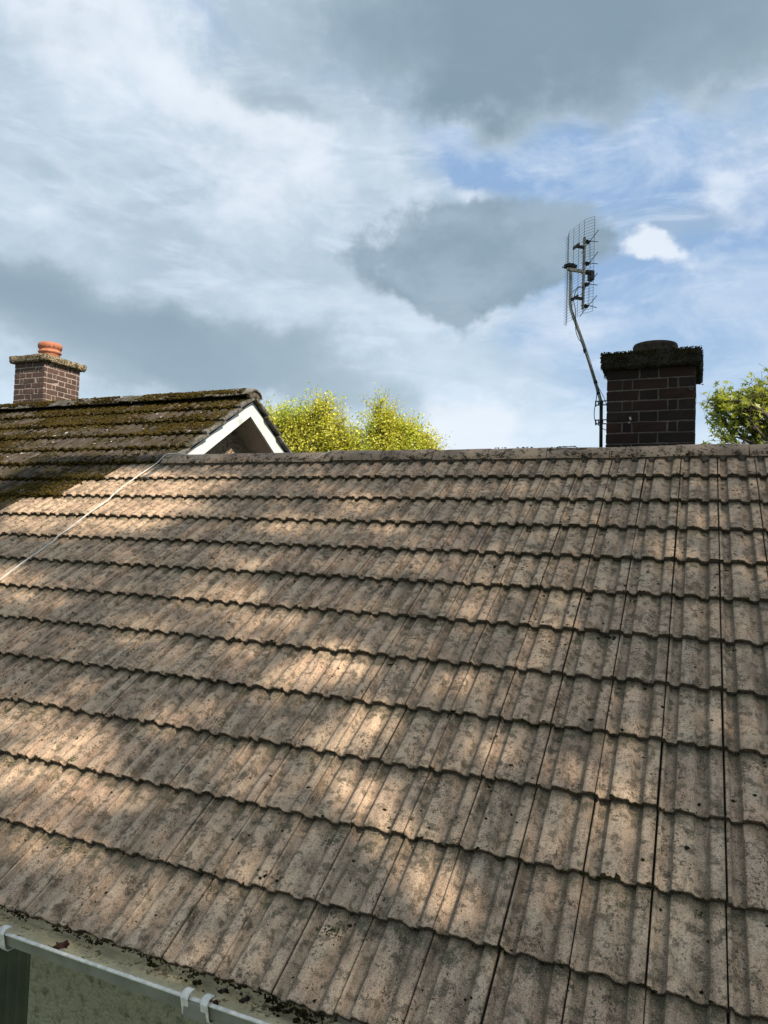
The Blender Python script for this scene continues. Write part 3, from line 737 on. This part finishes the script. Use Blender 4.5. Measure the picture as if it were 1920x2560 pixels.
# ================================================================== NEIGHBOURING HOUSE WITH THE MOSSY ROOF
nb = thing('house', 'neighbouring house with dark moss-covered roof tiles and a white-boarded gable', 'house', (-6, 2, 0))
KN = -5; VC = -20.7
cells2 = []
for k in range(KN+1, 8):
    right = {1: -23, 2: -24, 3: -26}.get(k, -21 if k <= 0 else -30)
    for c in range(-66, right):
        cells2.append((c, k))
    if k <= 0: cells2.append((right, k)) if False else None
nroof = tile_courses(cells2, 'roof', M_TILEM, nb, 3.0)
# verge strip: last half tiles and the mortared edge on the gable
AY, AZ = 1.25, .827           # ridge line of the neighbour
VX = -4.235
def verge(side):
    mb = MB(); s_ = -1 if side == 'front' else 1
    for i in range(0, 6 if side == 'front' else 13):
        k0 = i; a0 = i*G; a1 = (i+1)*G+.02
        def P(x, s, h): return (x, AY+s_*(s*CT)+s_*h*ST*1, AZ-s*ST+h*CT)
        for (xa, xb, h0, t) in ((-4.345+.04, VX-.055, 0.002, .02), (VX-.055, VX, .004, .026)):
            d0 = -DROP*1.05; j = rng.normal(0, .0025, 4); e = rng.normal(0, .006, 2)
            q = [P(xa, a0, h0+d0+j[0]), P(xb, a0, h0+d0+j[0]), P(xb, a1+e[0], h0+j[1]), P(xa, a1+e[0], h0+j[1]), P(xa, a0, h0+d0-t), P(xb, a0, h0+d0-t), P(xb, a1+e[0], h0-t), P(xa, a1+e[0], h0-t)]
            mb.add(q, [(0, 1, 2, 3), (7, 6, 5, 4), (0, 4, 5, 1), (1, 5, 6, 2), (2, 6, 7, 3), (3, 7, 4, 0)])
    o = mb.obj('verge', M_RIDGEM, nb); bevel(o, .003); return o
verge('front'); verge('back')
mb = MB()      # undercloak board below the verge and the back slope
bs = 3.9
def BP(x, s, h): return (x, AY+s*CT+h*ST, AZ-s*ST+h*CT)
mb.add([BP(-13.5, 0, -.03), BP(VX-.03, 0, -.03), BP(VX-.03, bs, -.03), BP(-13.5, bs, -.03)], [(0, 1, 2, 3)])
mb.add([rp(-66, KN, -.062), rp(-20.8, KN, -.062), rp(-20.8, 0.3, -.062), rp(-66, 0.3, -.062)], [(0, 1, 2, 3)])
mb.add([rp(-66, .3, -.062), rp(-23.2, .3, -.062), rp(-26.2, 3, -.062), rp(-30, 7, -.062), rp(-66, 7, -.062)], [(0, 1, 2, 3, 4)])
mb.obj('underlay', M_DARK, nb)
ridge_run(-13.5, VX+.005, AY, AZ-.075, .125, 1.2, .42, M_RIDGEM, nb, rough=.012)
mb = MB(); n = 20; pp = [(VX-.012, AY+.108*math.sin(a), AZ-.075+.108*math.cos(a)) for a in np.linspace(-1.35, 1.35, n)]+[(VX-.012, AY, AZ-.075)]
mb.prism(pp, (-.03, 0, 0)); mb.obj('ridge_end', M_MORTAR, nb)
# bargeboards
BX0, BX1 = -4.315, -4.29; bt = .047; bh = .145
def board(s_, L):
    mb = MB()
    A = np.array([0, AY, AZ-bt/CT]); 
    dv = np.array([0, s_*CT, -ST]); nn = np.array([0, -s_*ST*1.0, -CT])   # down the slope, and square to it downwards
    top0 = A; bot0 = A+np.array([0, 0, -bh/CT]); 
    P = [top0, top0+dv*L, top0+dv*L+nn*bh, bot0]
    P = [p+np.array([BX0, 0, 0]) for p in P]
    mb.prism(P, (BX1-BX0, 0, 0)); return bevel(mb.obj('bargeboard', M_WHITE, nb), .0015)
board(-1, 1.75); board(1, 3.7)
# soffits of the gable overhang and the gable wall
WXN = -4.60
def soff(s_, L):
    h = -bt-bh+.012
    def P(x, s, h): return np.array([x, AY+s_*(s*CT)-(-s_)*0+(-s_)*(-h)*ST*-1*-1 if False else AY+s_*s*CT, AZ-s*ST+h/CT])
    mb = MB(); a, b_, c_, d = P(WXN-.02, 0, h), P(BX0-.001, 0, h), P(BX0-.001, L, h), P(WXN-.02, L, h)
    mb.prism([a, b_, c_, d], (0, 0, .012)); return mb.obj('soffit', M_SOFFIT, nb)
soff(-1, 1.75); soff(1, 3.7)
mb = MB(); zz = AZ+(-bt-bh)/CT
yl, yr = AY-3.3, AY+3.3
mb.add([(WXN, yl, -4.5), (WXN, yr, -4.5), (WXN, yr, zz-3.3*ST/CT), (WXN, AY, zz), (WXN, yl, zz-3.3*ST/CT)], [(0, 1, 2, 3, 4)])
mb.add([(WXN-9, yr, -4.5), (WXN-9, yr, zz-3.3*ST/CT), (WXN, yr, zz-3.3*ST/CT), (WXN, yr, -4.5)], [(0, 1, 2, 3)])
mb.obj('wall', M_PEBBLE, nb)
# moss cushions on the neighbour's tiles
pts = []; sz = []
for i in range(60000):
    c = rng.uniform(-45, -20.7); k = rng.uniform(KN, 4)
    kk = math.ceil(k); 
    lim = {1: -23, 2: -24, 3: -26}.get(kk, -20.9 if kk <= 0 else -30)
    if c > lim: continue
    nz = noise.fractal(Vector((c*.16, k*.75, 3.3)), 1.0, 2.0, 4)
    thr = .10-.10*(k-KN)/5+(.20 if c < -33 and k < -3 else 0)+.10*math.sin(c*.9+k*2.3)
    if nz < rng.normal(thr, .10): continue
    v = kk-k; s_ = .006+.012*rng.random()**2
    pts.append(rp(c, k, prof_h(c)-DROP*v+s_*.1)); sz.append(s_)
for i in range(9000):
    k = rng.integers(KN+1, 4); c = rng.uniform(-45, -20.7); lim = {1: -23, 2: -24, 3: -26}.get(int(k), -20.9 if k <= 0 else -30)
    if c > lim: continue
    s_ = .005+.010*rng.random(); pts.append(rp(c, k+rng.normal(.01, .02), prof_h(c)-.008+rng.normal(0, .008))); sz.append(s_)
for i in range(5000):
    x = rng.uniform(-9, VX-.1); a = rng.uniform(-1.25, .7)
    if noise.noise(Vector((x*2.3, a, 5))) < rng.normal(-.05 if x > -6.6 else .25, .15): continue
    pts.append((x, AY+math.sin(a)*.126, AZ-.075+math.cos(a)*.126)); sz.append(.006+.011*rng.random())
o = clumps('moss', pts, sz, M_MOSSO, nroof, .6); o['kind'] = 'stuff'
pts = []; sz = []
for i in range(26000):
    c = rng.uniform(-45, -20.7); k = rng.uniform(KN, 4); kk = math.ceil(k)
    if c > {1: -23, 2: -24, 3: -26}.get(kk, -20.9 if kk <= 0 else -30): continue
    if noise.fractal(Vector((c*.5, k*1.6, 23.3)), 1.0, 2.0, 3) < rng.normal(.02, .12): continue
    s_ = .004+.009*rng.random()**2; pts.append(rp(c, k, prof_h(c)-DROP*(kk-k)+s_*.1)); sz.append(s_)
o = clumps('dead_moss', pts, sz, M_MOSS, nroof, .7); o['kind'] = 'stuff'
pts = []; sz = []
for i in range(900):
    c = rng.uniform(-45, -20.7); k = rng.uniform(KN, 3); kk = math.ceil(k)
    if c > {1: -23, 2: -24, 3: -26}.get(kk, -20.9): continue
    if noise.noise(Vector((c*.7, k*1.2, 43.3))) < rng.normal(.15, .12): continue
    pts.append(rp(c, k, prof_h(c)-DROP*(kk-k)+.002)); sz.append(.006+.012*rng.random()**2)
o = clumps('lichen', pts, sz, M_LICHEN, nroof, .25); o['kind'] = 'stuff'  # pale lichen flecks that also stand in for specular glints on the tiles
# the neighbour's chimney
LX0, LX1, LY0, LY1 = -9.124, -8.544, 2.40, 3.03
zt2 = 1.745; nc = 22
ch2 = stack(LX0, LX1, LY0, LY1, zt2-nc*.0755, zt2, M_BR_L, M_MO_L, nb, 'chimney', .0755, 1, .002)
rough_slab(LX0-.06, LX1+.06, LY0-.06, LY1+.06, zt2-.004, zt2+.095, M_CAP_L, ch2, 'chimney_cap', .010)
pc2 = (-8.80, 2.70)
mb = MB()
mb.lathe((pc2[0], pc2[1], zt2+.085), [(.137, 0), (.137, .095), (.141, .10), (.155, .112), (.160, .125), (.153, .138), (.143, .146), (.143, .158), (.147, .164), (.158, .178), (.165, .20), (.165, .225), (.158, .245), (.145, .256), (.130, .258), (.120, .24), (.118, .0)], 48)
pot = mb.obj('chimney_pot', M_TERRA, ch2, True)
for i in range(16):
    mb = MB(); a = 2*math.pi*i/16; c = np.array([pc2[0]+.1545*math.cos(a), pc2[1]+.1545*math.sin(a), zt2+.085+.186]); d = np.array([math.cos(a), math.sin(a), -.35]); d /= np.linalg.norm(d)
    mb.tube([c-d*.01, c+d*.006], .009, 10); mb.obj('vent_hole', M_DARK, pot)

# ================================================================== TELEVISION AERIAL
MY = .56
def my(u, v): return atY(u, v, MY)
base = my(1502, 1150)
aer = thing('tv_aerial', 'tall cranked pole with a wire-grid television aerial strapped beside the dark brick chimney', 'aerial', tuple(base))
mb = MB(); mb.tube([my(1502, 1150), my(1503, 1005)], .0125, 12); mb.obj('mast_foot', M_DSTEEL, aer, True)
ptsm = [my(1503, 1018), my(1502, 1003), my(1497, 985), my(1488, 955), my(1470, 895), my(1462, 870), my(1450, 836), my(1435, 795), my(1428, 776), my(1425, 758), my(1425.5, 735), my(1426.5, 668)]
# smooth the crank
P = [ptsm[0]]
for a, b_ in zip(ptsm[:-1], ptsm[1:]):
    for t in (.33, .66, 1): P.append(a*(1-t)+b_*t)
mb = MB(); mb.tube(P, .0118, 12); mb.obj('mast', M_STEEL, aer, True)
def along(i, t): return ptsm[i]*(1-t)+ptsm[i+1]*t
for a, b_ in ((my(1461.5, 873), my(1464, 881)), (my(1487.5, 952), my(1490, 959)), (my(1495, 980), my(1497, 986))):
    mb = MB(); mb.tube([a, b_], .0138, 12); mb.obj('tape', M_BLACK, aer, True)
for v in (1009, 1056):
    c = my(1502, v); z = c[2]; mb = MB()
    x0_, x1_ = my(1488.5, v)[0], CX0+.004
    t = .018
    for dz in (-.0145, .0145): mb.boxmm((x0_, MY-.022, z+dz-.004), (x1_, MY-.018, z+dz+.004))
    for xa in (x0_, c[0]-.018, c[0]+.012, x1_-.006): mb.boxmm((xa, MY-.022, z-.0105), (xa+.008, MY-.0182, z+.0105))
    mb.boxmm((x0_, MY-.022, z-.019), (x0_+.004, MY+.02, z+.019)); mb.boxmm((x1_-.004, MY-.03, z-.03), (x1_, MY+.03, z+.03))
    mb.tube([(c[0]+.014*math.cos(a), MY+.014*math.sin(a), z) for a in np.linspace(-3.3, .2, 10)], .004, 6)
    mb.obj('bracket', M_DSTEEL, aer)
# lashing wire round the stack
mb = MB(); a = atY(1519, 979, CY0-.004); b_ = atY(1733, 965, CY0-.004)
mb.tube([a, (a+b_)/2+np.array([0, 0, -.002]), b_], .0011, 5); mb.tube([b_, (CX1+.004, CY0+.02, b_[2]), (CX1+.004, CY1, b_[2])], .0011, 5)
mb.tube([a, (CX0-.003, CY0+.02, a[2]-.01), (CX0-.006, MY, a[2]-.03)], .0011, 5)
mb.tube([(b_[0]-.012+.012*math.cos(q), CY0-.006, b_[2]-.012+.012*math.sin(q)) for q in np.linspace(0, 6.3, 14)], .0016, 5)
mb.obj('lashing_wire', M_STEEL, aer)
# reflector
rt = R[:, 0].copy(); rt[2] = 0; rt /= np.linalg.norm(rt); fw = np.array([-rt[1], rt[0], 0]); up = np.array([0, 0, 1.0])
dn = .27*rt-.963*fw; nn = .963*rt+.27*fw
Z0 = 5.42
def awd(s, t, z): return GC+dn*s+nn*t+up*z
GC = at(1439, 680, Z0)
ws_ = 5.42/5.13
ca, sa = math.cos(math.radians(25)), math.sin(math.radians(25))
hw = .105*ws_; wl = .082*ws_; H = .33*ws_
nw = 33
mb = MB(); zs = np.linspace(-H, H, nw)
for i, z in enumerate(zs):
    e0 = (-hw-wl*ca, wl*sa); e1 = (hw+wl*ca, wl*sa); zz0 = z+(zs[1]-zs[0])/2*(1 if i % 2 == 0 else -1)*0
    mb.tube([awd(e0[0], e0[1], z), awd(-hw, 0, z), awd(hw, 0, z), awd(e1[0], e1[1], z)], .0012, 4, False)
    if i < nw-1:
        zm = (z+zs[i+1])/2; mb.tube([awd(-hw-wl*ca*.95, wl*sa*.95, z), awd(-hw-wl*ca*.95, wl*sa*.95, zm)-rt*.020, awd(-hw-wl*ca*.95, wl*sa*.95, zs[i+1])], .0013, 4, False)
for (s, t) in ((-hw-wl*ca, wl*sa), (-hw, 0), (-hw*.34, 0), (hw*.34, 0), (hw, 0), (hw+wl*ca, wl*sa)): mb.tube([awd(s, t, -H), awd(s, t, H)], .0014, 4)
mb.obj('reflector_grid', M_WIRE, aer)
# carrier boom and its arms
bo = .064*ws_
mb = MB(); M3 = np.array([dn, nn, up]).T
mb.box(awd(0, bo, 0), (.017, .017, .52*ws_), M3); bevel(mb.obj('carrier_bar', M_STEEL, aer), .002)
for z in (.185*ws_, -.185*ws_):
    mb = MB(); mb.box(awd(0, bo/2-.004, z), (.02, bo, .018), M3)
    mb.prism([awd(-.045, -.003, z+.012), awd(.045, -.003, z+.012), awd(.045, -.003, z-.012), awd(-.045, -.003, z-.012)], nn*.006)
    mb.obj('arm', M_DSTEEL, aer)
mb = MB(); mb.box(awd(0, .01, .012), (.018, .15*ws_, .022), M3); mb.obj('boom', M_STEEL, aer)
mb = MB(); cpos = ptsm[-1]
mb.box(cpos+up*.006, (.05, .085, .022), M3); mb.box(cpos+up*.002-nn*.03, (.03, .04, .03), M3); mb.box(cpos+up*.020, (.034, .05, .012), M3)
mb.tube([cpos+nn*.025+up*.02, cpos+nn*.025+up*.035], .004, 6); mb.tube([cpos-nn*.02-dn*.02+up*.0, cpos-nn*.06-dn*.02+up*0], .0045, 6); mb.tube([cpos-nn*.02+dn*.02, cpos-nn*.055+dn*.02], .0045, 6)
bevel(mb.obj('clamp', M_BLACK, aer), .002)
for z in (.232*ws_, .076*ws_, -.074*ws_, -.232*ws_):
    mb = MB(); c = awd(0, bo+.028, z); mb.box(c, (.030, .036, .014), M3); mb.box(c+up*-.011, (.018, .024, .012), M3); mb.box(c-nn*.016, (.05, .010, .010), M3)
    d = mb.obj('dipole', M_BLACK, aer); bevel(d, .003)
    mb = MB()
    for s_ in (-1, 1):
        for u_ in (-1, 1): mb.tube([c+dn*s_*.01+nn*.012, c+dn*s_*.115+nn*.018+up*u_*.045], .0028, 5)
    mb.obj('whip', M_WIRE, d)
mb = MB()
for s_ in (-.006, .006): mb.tube([awd(s_, bo+.045, .232*ws_-.01), awd(s_*1.5, bo+.05, .1), awd(s_*1.5, bo+.05, -.1), awd(s_, bo+.045, -.232*ws_+.01)], .0012, 4)
mb.obj('phasing_line', M_WIRE, aer)
mb = MB(); mb.box(awd(0, bo+.062, -.012), (.05, .038, .075), M3); mb.box(awd(.0, bo+.03, .012), (.04, .03, .03), M3); bevel(mb.obj('junction_box', M_BLACK, aer), .008, 3)
# coax down the pole, round and off it
def g2(lst, y): return [atY(u, v, y) for u, v in lst]
def smooth(P, n=6):
    P = [np.array(p) for p in P]; out = []
    for i in range(len(P)-1):
        p0 = P[max(i-1, 0)]; p1 = P[i]; p2 = P[i+1]; p3 = P[min(i+2, len(P)-1)]
        for k in range(n):
            t = k/n; out.append(.5*((2*p1)+(-p0+p2)*t+(2*p0-5*p1+4*p2-p3)*t*t+(-p0+3*p1-3*p2+p3)*t**3))
    return out+[P[-1]]
mb = MB()
mb.tube(smooth(g2([(1472, 705), (1466, 716), (1455, 717), (1443, 722), (1437, 735), (1434, 752), (1438, 772), (1439, 800), (1439, 818), (1441, 833), (1447, 848), (1453, 856), (1463, 884), (1478, 925), (1488, 958), (1492, 975), (1490.5, 1000), (1486, 1025), (1486, 1045), (1490, 1056), (1500, 1066), (1510, 1073), (1518, 1076)], MY-.015)), .0030, 6)
mb.tube(smooth(g2([(1493, 962), (1498, 972), (1505, 984), (1511, 997), (1516, 1012)], MY-.014)), .0022, 6)
mb.tube(smooth(g2([(1460, 722), (1448, 716), (1440, 722), (1432, 731)], MY-.02)), .0022, 6)
mb.obj('coax_cable', M_BLACK, aer, True)

# ================================================================== WHITE CABLE OVER THE ROOF
def on_roof(u, v, lift=.006):
    r = ray(u, v); nrm = np.array([0, -ST, CT]); t = -(CAM@nrm-lift)/(r@nrm); return CAM+r*t
cp = [(1385, 182), (1360, 200), (1310, 250), (1240, 300), (1150, 360), (1040, 440), (940, 520), (900, 560), (830, 610), (750, 665), (650, 740), (560, 810), (490, 855), (440, 905), (330, 985), (220, 1060), (110, 1140), (0, 1225), (-160, 1350), (-400, 1530)]
pts_ = [on_roof(x/3.318, 1080+y/3.318, .009) for x, y in cp]
pts_ = [np.array([-3.2, .4, -.18]), np.array([-3.9, .17, -.0]), np.array([-4.16, .07, .062]), np.array([-4.25, .0, .052])]+pts_
mb = MB(); mb.tube(smooth(pts_, 6), .0048, 7)
cb = mb.obj('cable', M_CABLE, None, True); tag(cb, 'long white cable running down the left side of the clean tiles from the ridge', 'cable')
q = [atY(785, 1148, -.066), atY(795, 1143, -.06), atY(808, 1135, -.03), atY(822, 1130, .0), atY(845, 1127, .06), atY(872, 1129.5, .12)]
q = [p*1.0 for p in q]; mb = MB(); mb.tube(smooth(q, 5), .0032, 7)
cb = mb.obj('cable', M_CABLE, None, True); tag(cb, 'short end of white cable curling over the ridge tiles in front of the yellow-green trees', 'cable')

# ================================================================== TREES
def leaf_cloud(name, cent, normals, size, material, parent, shape='diamond'):
    n = len(cent); cent = np.asarray(cent)
    if shape == 'diamond':
        T = np.array([(-.5, 0, 0), (0, -.32, .06), (.55, 0, 0), (0, .32, .06)]); 
        Ft = np.array([(0, 1, 2, 3)])
    else:   # five-lobed leaf
        T = []
        for i in range(10):
            a = math.pi*2*i/10; r = .62 if i % 2 == 0 else .22
            if i == 5: r = .22
            T.append((r*math.cos(a), r*math.sin(a), .08*(i % 2)))
        T = np.array(T); Ft = np.array([tuple(range(10))])
    k = len(T)
    a = rng.normal(size=(n, 3)); a /= np.linalg.norm(a, axis=1)[:, None]
    nz = normals+rng.normal(0, .75, (n, 3)); nz /= np.linalg.norm(nz, axis=1)[:, None]
    x = np.cross(a, nz); x /= np.linalg.norm(x, axis=1)[:, None]+1e-9; y = np.cross(nz, x)
    s_ = size*(.6+.8*rng.random((n, 1)))
    P = cent[:, None, :]+s_[:, None, :]*(T[None, :, 0, None]*x[:, None]+T[None, :, 1, None]*y[:, None]+T[None, :, 2, None]*nz[:, None])
    Fc = (Ft[None]+(np.arange(n)*k)[:, None, None]).reshape(-1, Ft.shape[1])
    return mesh(name, P.reshape(-1, 3), Fc, material, parent, False, dict(tid=np.repeat(rng.random(n), k)))
def limb_path(a, b, bend, n=7):
    a = np.array(a); b = np.array(b); L = np.linalg.norm(b-a); o = rng.normal(size=3)*bend*L
    return [a*(1-t)+b*t+o*math.sin(math.pi*t)+rng.normal(size=3)*.012*L*(0 < t < 1) for t in np.linspace(0, 1, n)]
def tree(name, label, base, fork, lobes, nl1, nl2, leafs, leafsize, material, shape='diamond', tr=.22, group=None, twig=.35, hang=.12, rise=.4):
    """trunk forks into limbs that reach into the lobes of the crown; twigs carry the leaf clumps"""
    root = thing(name, label, 'tree', tuple(base), group)
    mb = MB(); mb.tube(limb_path(base, fork, .02, 8), np.linspace(tr, tr*.7, 8), 10)
    L = []; Nn = []
    wts = np.array([(l[1][0]*l[1][1]*l[1][2])**.5 for l in lobes]); wts = wts/wts.sum()
    for i in range(nl1):
        lc, lr = lobes[rng.choice(len(lobes), p=wts)]
        d = rng.normal(size=3); d /= np.linalg.norm(d); tip = np.array(lc)+d*np.array(lr)*(.25+.4*rng.random())
        st = np.array(fork)*(1-.0)+0; P1 = limb_path(st, tip, .08, 9); r0 = tr*.38*(.7+.6*rng.random())
        mb.tube(P1, np.linspace(r0, r0*.18, 9), 6)
        for j in range(nl2):
            k = rng.integers(4, 9); d2 = rng.normal(size=3); d2[2] += .25; d2 /= np.linalg.norm(d2)
            tp = np.array(lc)+d2*np.array(lr)*(.62+.42*rng.random()**.7)
            if np.linalg.norm(tp-P1[k]) > 1.25*max(lr): tp = P1[k]+(tp-P1[k])*.55
            P2 = limb_path(P1[k], tp, .10, 6); mb.tube(P2, np.linspace(r0*.22, .005, 6), 4, False)
            nt = 4
            for q in range(nt):
                kk = rng.integers(2, 6); d3 = rng.normal(size=3); d3[2] += rise; d3 = d3/np.linalg.norm(d3)*twig*(.4+rng.random())
                P3 = limb_path(P2[kk], P2[kk]+d3, .08, 4); mb.tube(P3, [.006, .004, .003, .002], 3, False)
                for r in range(leafs):
                    t = rng.random()**.7; b_ = P3[0]*(1-t)+P3[-1]*t; L.append(b_+rng.normal(size=3)*hang*(.4+.6*t)); Nn.append((0, 0, .8))
    mb.obj('trunk', M_BARK, root, True)
    leaf_cloud('crown', L, np.array(Nn), leafsize, material, root, shape)
    return root
GZ = -4.5
D1 = 19.0
def lob(u, v, ru, rv, z, rd=None):
    return (at(u, v, z), (ru/F*z, (rd or ru*.9)/F*z, rv/F*z))
t1b = at(790, 1300, D1); t1b[2] = GZ
tree('tree', 'broad yellow-green spring tree rising behind the ridge next to the white gable', t1b, at(790, 1270, D1),
     [lob(720, 1125, 100, 95, D1+.4), lob(795, 1108, 95, 90, D1), lob(675, 1105, 55, 75, D1+.5), lob(865, 1125, 70, 70, D1-.2), lob(808, 1042, 26, 46, D1), lob(740, 1065, 50, 45, D1), lob(750, 1180, 150, 60, D1)],
     44, 26, 12, .062, M_LEAF_Y, twig=.55, hang=.09, rise=1.3)
t2b = at(990, 1300, D1+.6); t2b[2] = GZ
tree('tree', 'yellow-green spring tree with a peaked top, right of the broad one behind the ridge', t2b, at(990, 1270, D1+.6),
     [lob(935, 1105, 70, 70, D1+.6), lob(985, 1120, 70, 60, D1+.7), lob(1040, 1135, 55, 38, D1+.4), lob(1065, 1145, 28, 22, D1+.3), lob(948, 1045, 22, 42, D1+.6), lob(980, 1180, 130, 60, D1+.6), lob(1015, 1100, 35, 30, D1+.5)],
     38, 26, 12, .062, M_LEAF_Y, twig=.52, hang=.09, rise=1.3)
D3 = 12.5
t3b = at(2040, 1300, D3); t3b[2] = GZ
tree('maple_tree', 'maple with star-shaped green leaves standing right of the dark brick chimney', t3b, at(2010, 1190, D3),
     [lob(1860, 1040, 70, 45, D3), lob(1800, 1040, 38, 26, D3), lob(1900, 990, 75, 32, D3+.1), lob(1790, 1090, 40, 36, D3), lob(1850, 1110, 80, 40, D3), lob(1990, 1030, 130, 100, D3+.3), lob(1780, 1008, 26, 20, D3), lob(1795, 1070, 45, 40, D3), lob(1850, 975, 40, 22, D3)],
     24, 7, 3, .10, M_LEAF_G, 'star', tr=.16, twig=.30, hang=.07, rise=.2)

# the big tree behind the camera whose crown throws the dappled shade over the roof
root = thing('shade_tree', 'tall dense tree behind the viewer whose crown dapples the roof with light', 'tree', (8.6, -7.2, GZ))
# gaps in its crown, given as where the light through them lands on the roof: u, v, radius along/across (photo px), openness
GAPS = [(520, 1200, 60, 22, .5), (350, 1250, 120, 26, .6), (640, 1600, 60, 26, .5), (960, 2060, 45, 40, .6), (1020, 2240, 40, 40, .5), (300, 1205, 95, 36, .95), (190, 1235, 70, 30, .9), (420, 1215, 60, 30, .9), (110, 1260, 80, 25, .6), (330, 1290, 70, 22, .7), (60, 1300, 60, 25, .5), (230, 1310, 60, 22, .5),
        (810, 1645, 60, 34, .97), (735, 1690, 45, 30, .6), (880, 1660, 40, 30, .7), (560, 1480, 80, 25, .45), (700, 1540, 60, 25, .45),
        (930, 1800, 45, 35, .7), (930, 1985, 55, 40, .95), (850, 1940, 50, 40, .6), (870, 1840, 50, 30, .5), (1080, 2190, 45, 50, .75), (1010, 2100, 40, 40, .5), (1130, 2250, 40, 45, .6),
        (650, 1900, 60, 40, .5), (620, 1960, 60, 30, .5), (170, 1860, 110, 40, .6), (90, 1930, 90, 40, .65), (250, 1970, 90, 40, .45), (70, 1780, 90, 30, .5), (120, 2100, 90, 40, .45), (460, 1800, 70, 35, .45), (740, 2060, 50, 40, .6), (690, 2120, 60, 40, .5),
        (1440, 1930, 30, 40, .6), (1590, 1850, 45, 30, .6), (1430, 2230, 30, 60, .7), (1560, 2020, 40, 50, .5), (1590, 2130, 50, 50, .35), (1720, 1830, 40, 30, .4), (1640, 1370, 40, 26, .5), (1760, 1290, 60, 22, .5), (1850, 1400, 40, 26, .4), (1420, 1560, 50, 30, .35),
        (1540, 1290, 50, 18, .35), (900, 1250, 60, 18, .45), (980, 1300, 60, 18, .3), (720, 1300, 60, 18, .5), (600, 1400, 60, 18, .35), (1050, 1390, 50, 20, .3), (1180, 1700, 50, 30, .35), (1250, 1850, 50, 40, .35), (380, 1560, 70, 25, .4), (130, 1480, 90, 25, .35), (20, 1440, 60, 25, .5), (420, 2240, 60, 30, .3), (1200, 1500, 40, 20, .25)]
nrmR = np.array([0, -ST, CT])
GW = []
for (u, v, ru, rv, op) in GAPS:
    c0 = on_roof(u, v, 0); cu = on_roof(u+ru, v, 0)-c0; cv = on_roof(u, v+rv, 0)-c0
    # ellipse matrix in roof coordinates (x, s)
    op = min(1.0, op*(1.35 if u < 1380 else .6)); A = 1.15*np.array([[cu[0], cv[0]], [-cu[1]/CT, -cv[1]/CT]]); GW.append((c0[0], -c0[1]/CT, np.linalg.inv(A), op))
N_L = 150000
dist = rng.uniform(8.5, 12.0, N_L)
qx = rng.uniform(-6.2, 3.2, N_L); qs = rng.uniform(-2.6, 5.2, N_L)
keep = rng.random(N_L) < .70
for (x0_, s0_, Ai, op) in GW:
    e = Ai @ np.stack([qx-x0_, qs-s0_]); r2 = (e**2).sum(0)
    keep &= ~((rng.random(N_L) < op*1.05) & (r2 < 1.0)) & ~((rng.random(N_L) < op*.6) & (r2 < 1.9))
# open edge of the crown towards the neighbour's roof
edge_x = -4.55+.0*qs; lim = np.where(qs < -.15, -2.6, -5.6)
nzv = np.array([noise.noise(Vector((a*1.6, b*1.6, 1.7))) for a, b in zip(qx[:], qs[:])])
keep &= (qx > lim+nzv*.8)
keep &= ~((nzv > .2) & (rng.random(N_L) < .12))
qx, qs, dist = qx[keep], qs[keep], dist[keep]
Pq = np.stack([qx, -qs*CT, -qs*ST], -1)+LD[None]*dist[:, None]
leaf_cloud('crown', Pq, np.tile(LD*.9, (len(Pq), 1)), .075, M_LEAF_S, root)
mb = MB(); cc = Pq.mean(0); fk = np.array([8.3, -6.6, 3.2])
mb.tube(limb_path((8.6, -7.2, GZ), fk, .02, 8), np.linspace(.30, .2, 8), 10)
for i in range(26): mb.tube(limb_path(fk, Pq[rng.integers(len(Pq))]+np.array([.3, -.2, .3]), .06, 8), np.linspace(.075, .012, 8), 6)
mb.obj('trunk', M_BARK, root, True)

# ================================================================== GROUND
mb = MB(); mb.add([(-600, -600, GZ), (600, -600, GZ), (600, 600, GZ), (-600, 600, GZ)], [(0, 1, 2, 3)])
g = mb.obj('ground', M_GRASS); g['kind'] = 'structure'
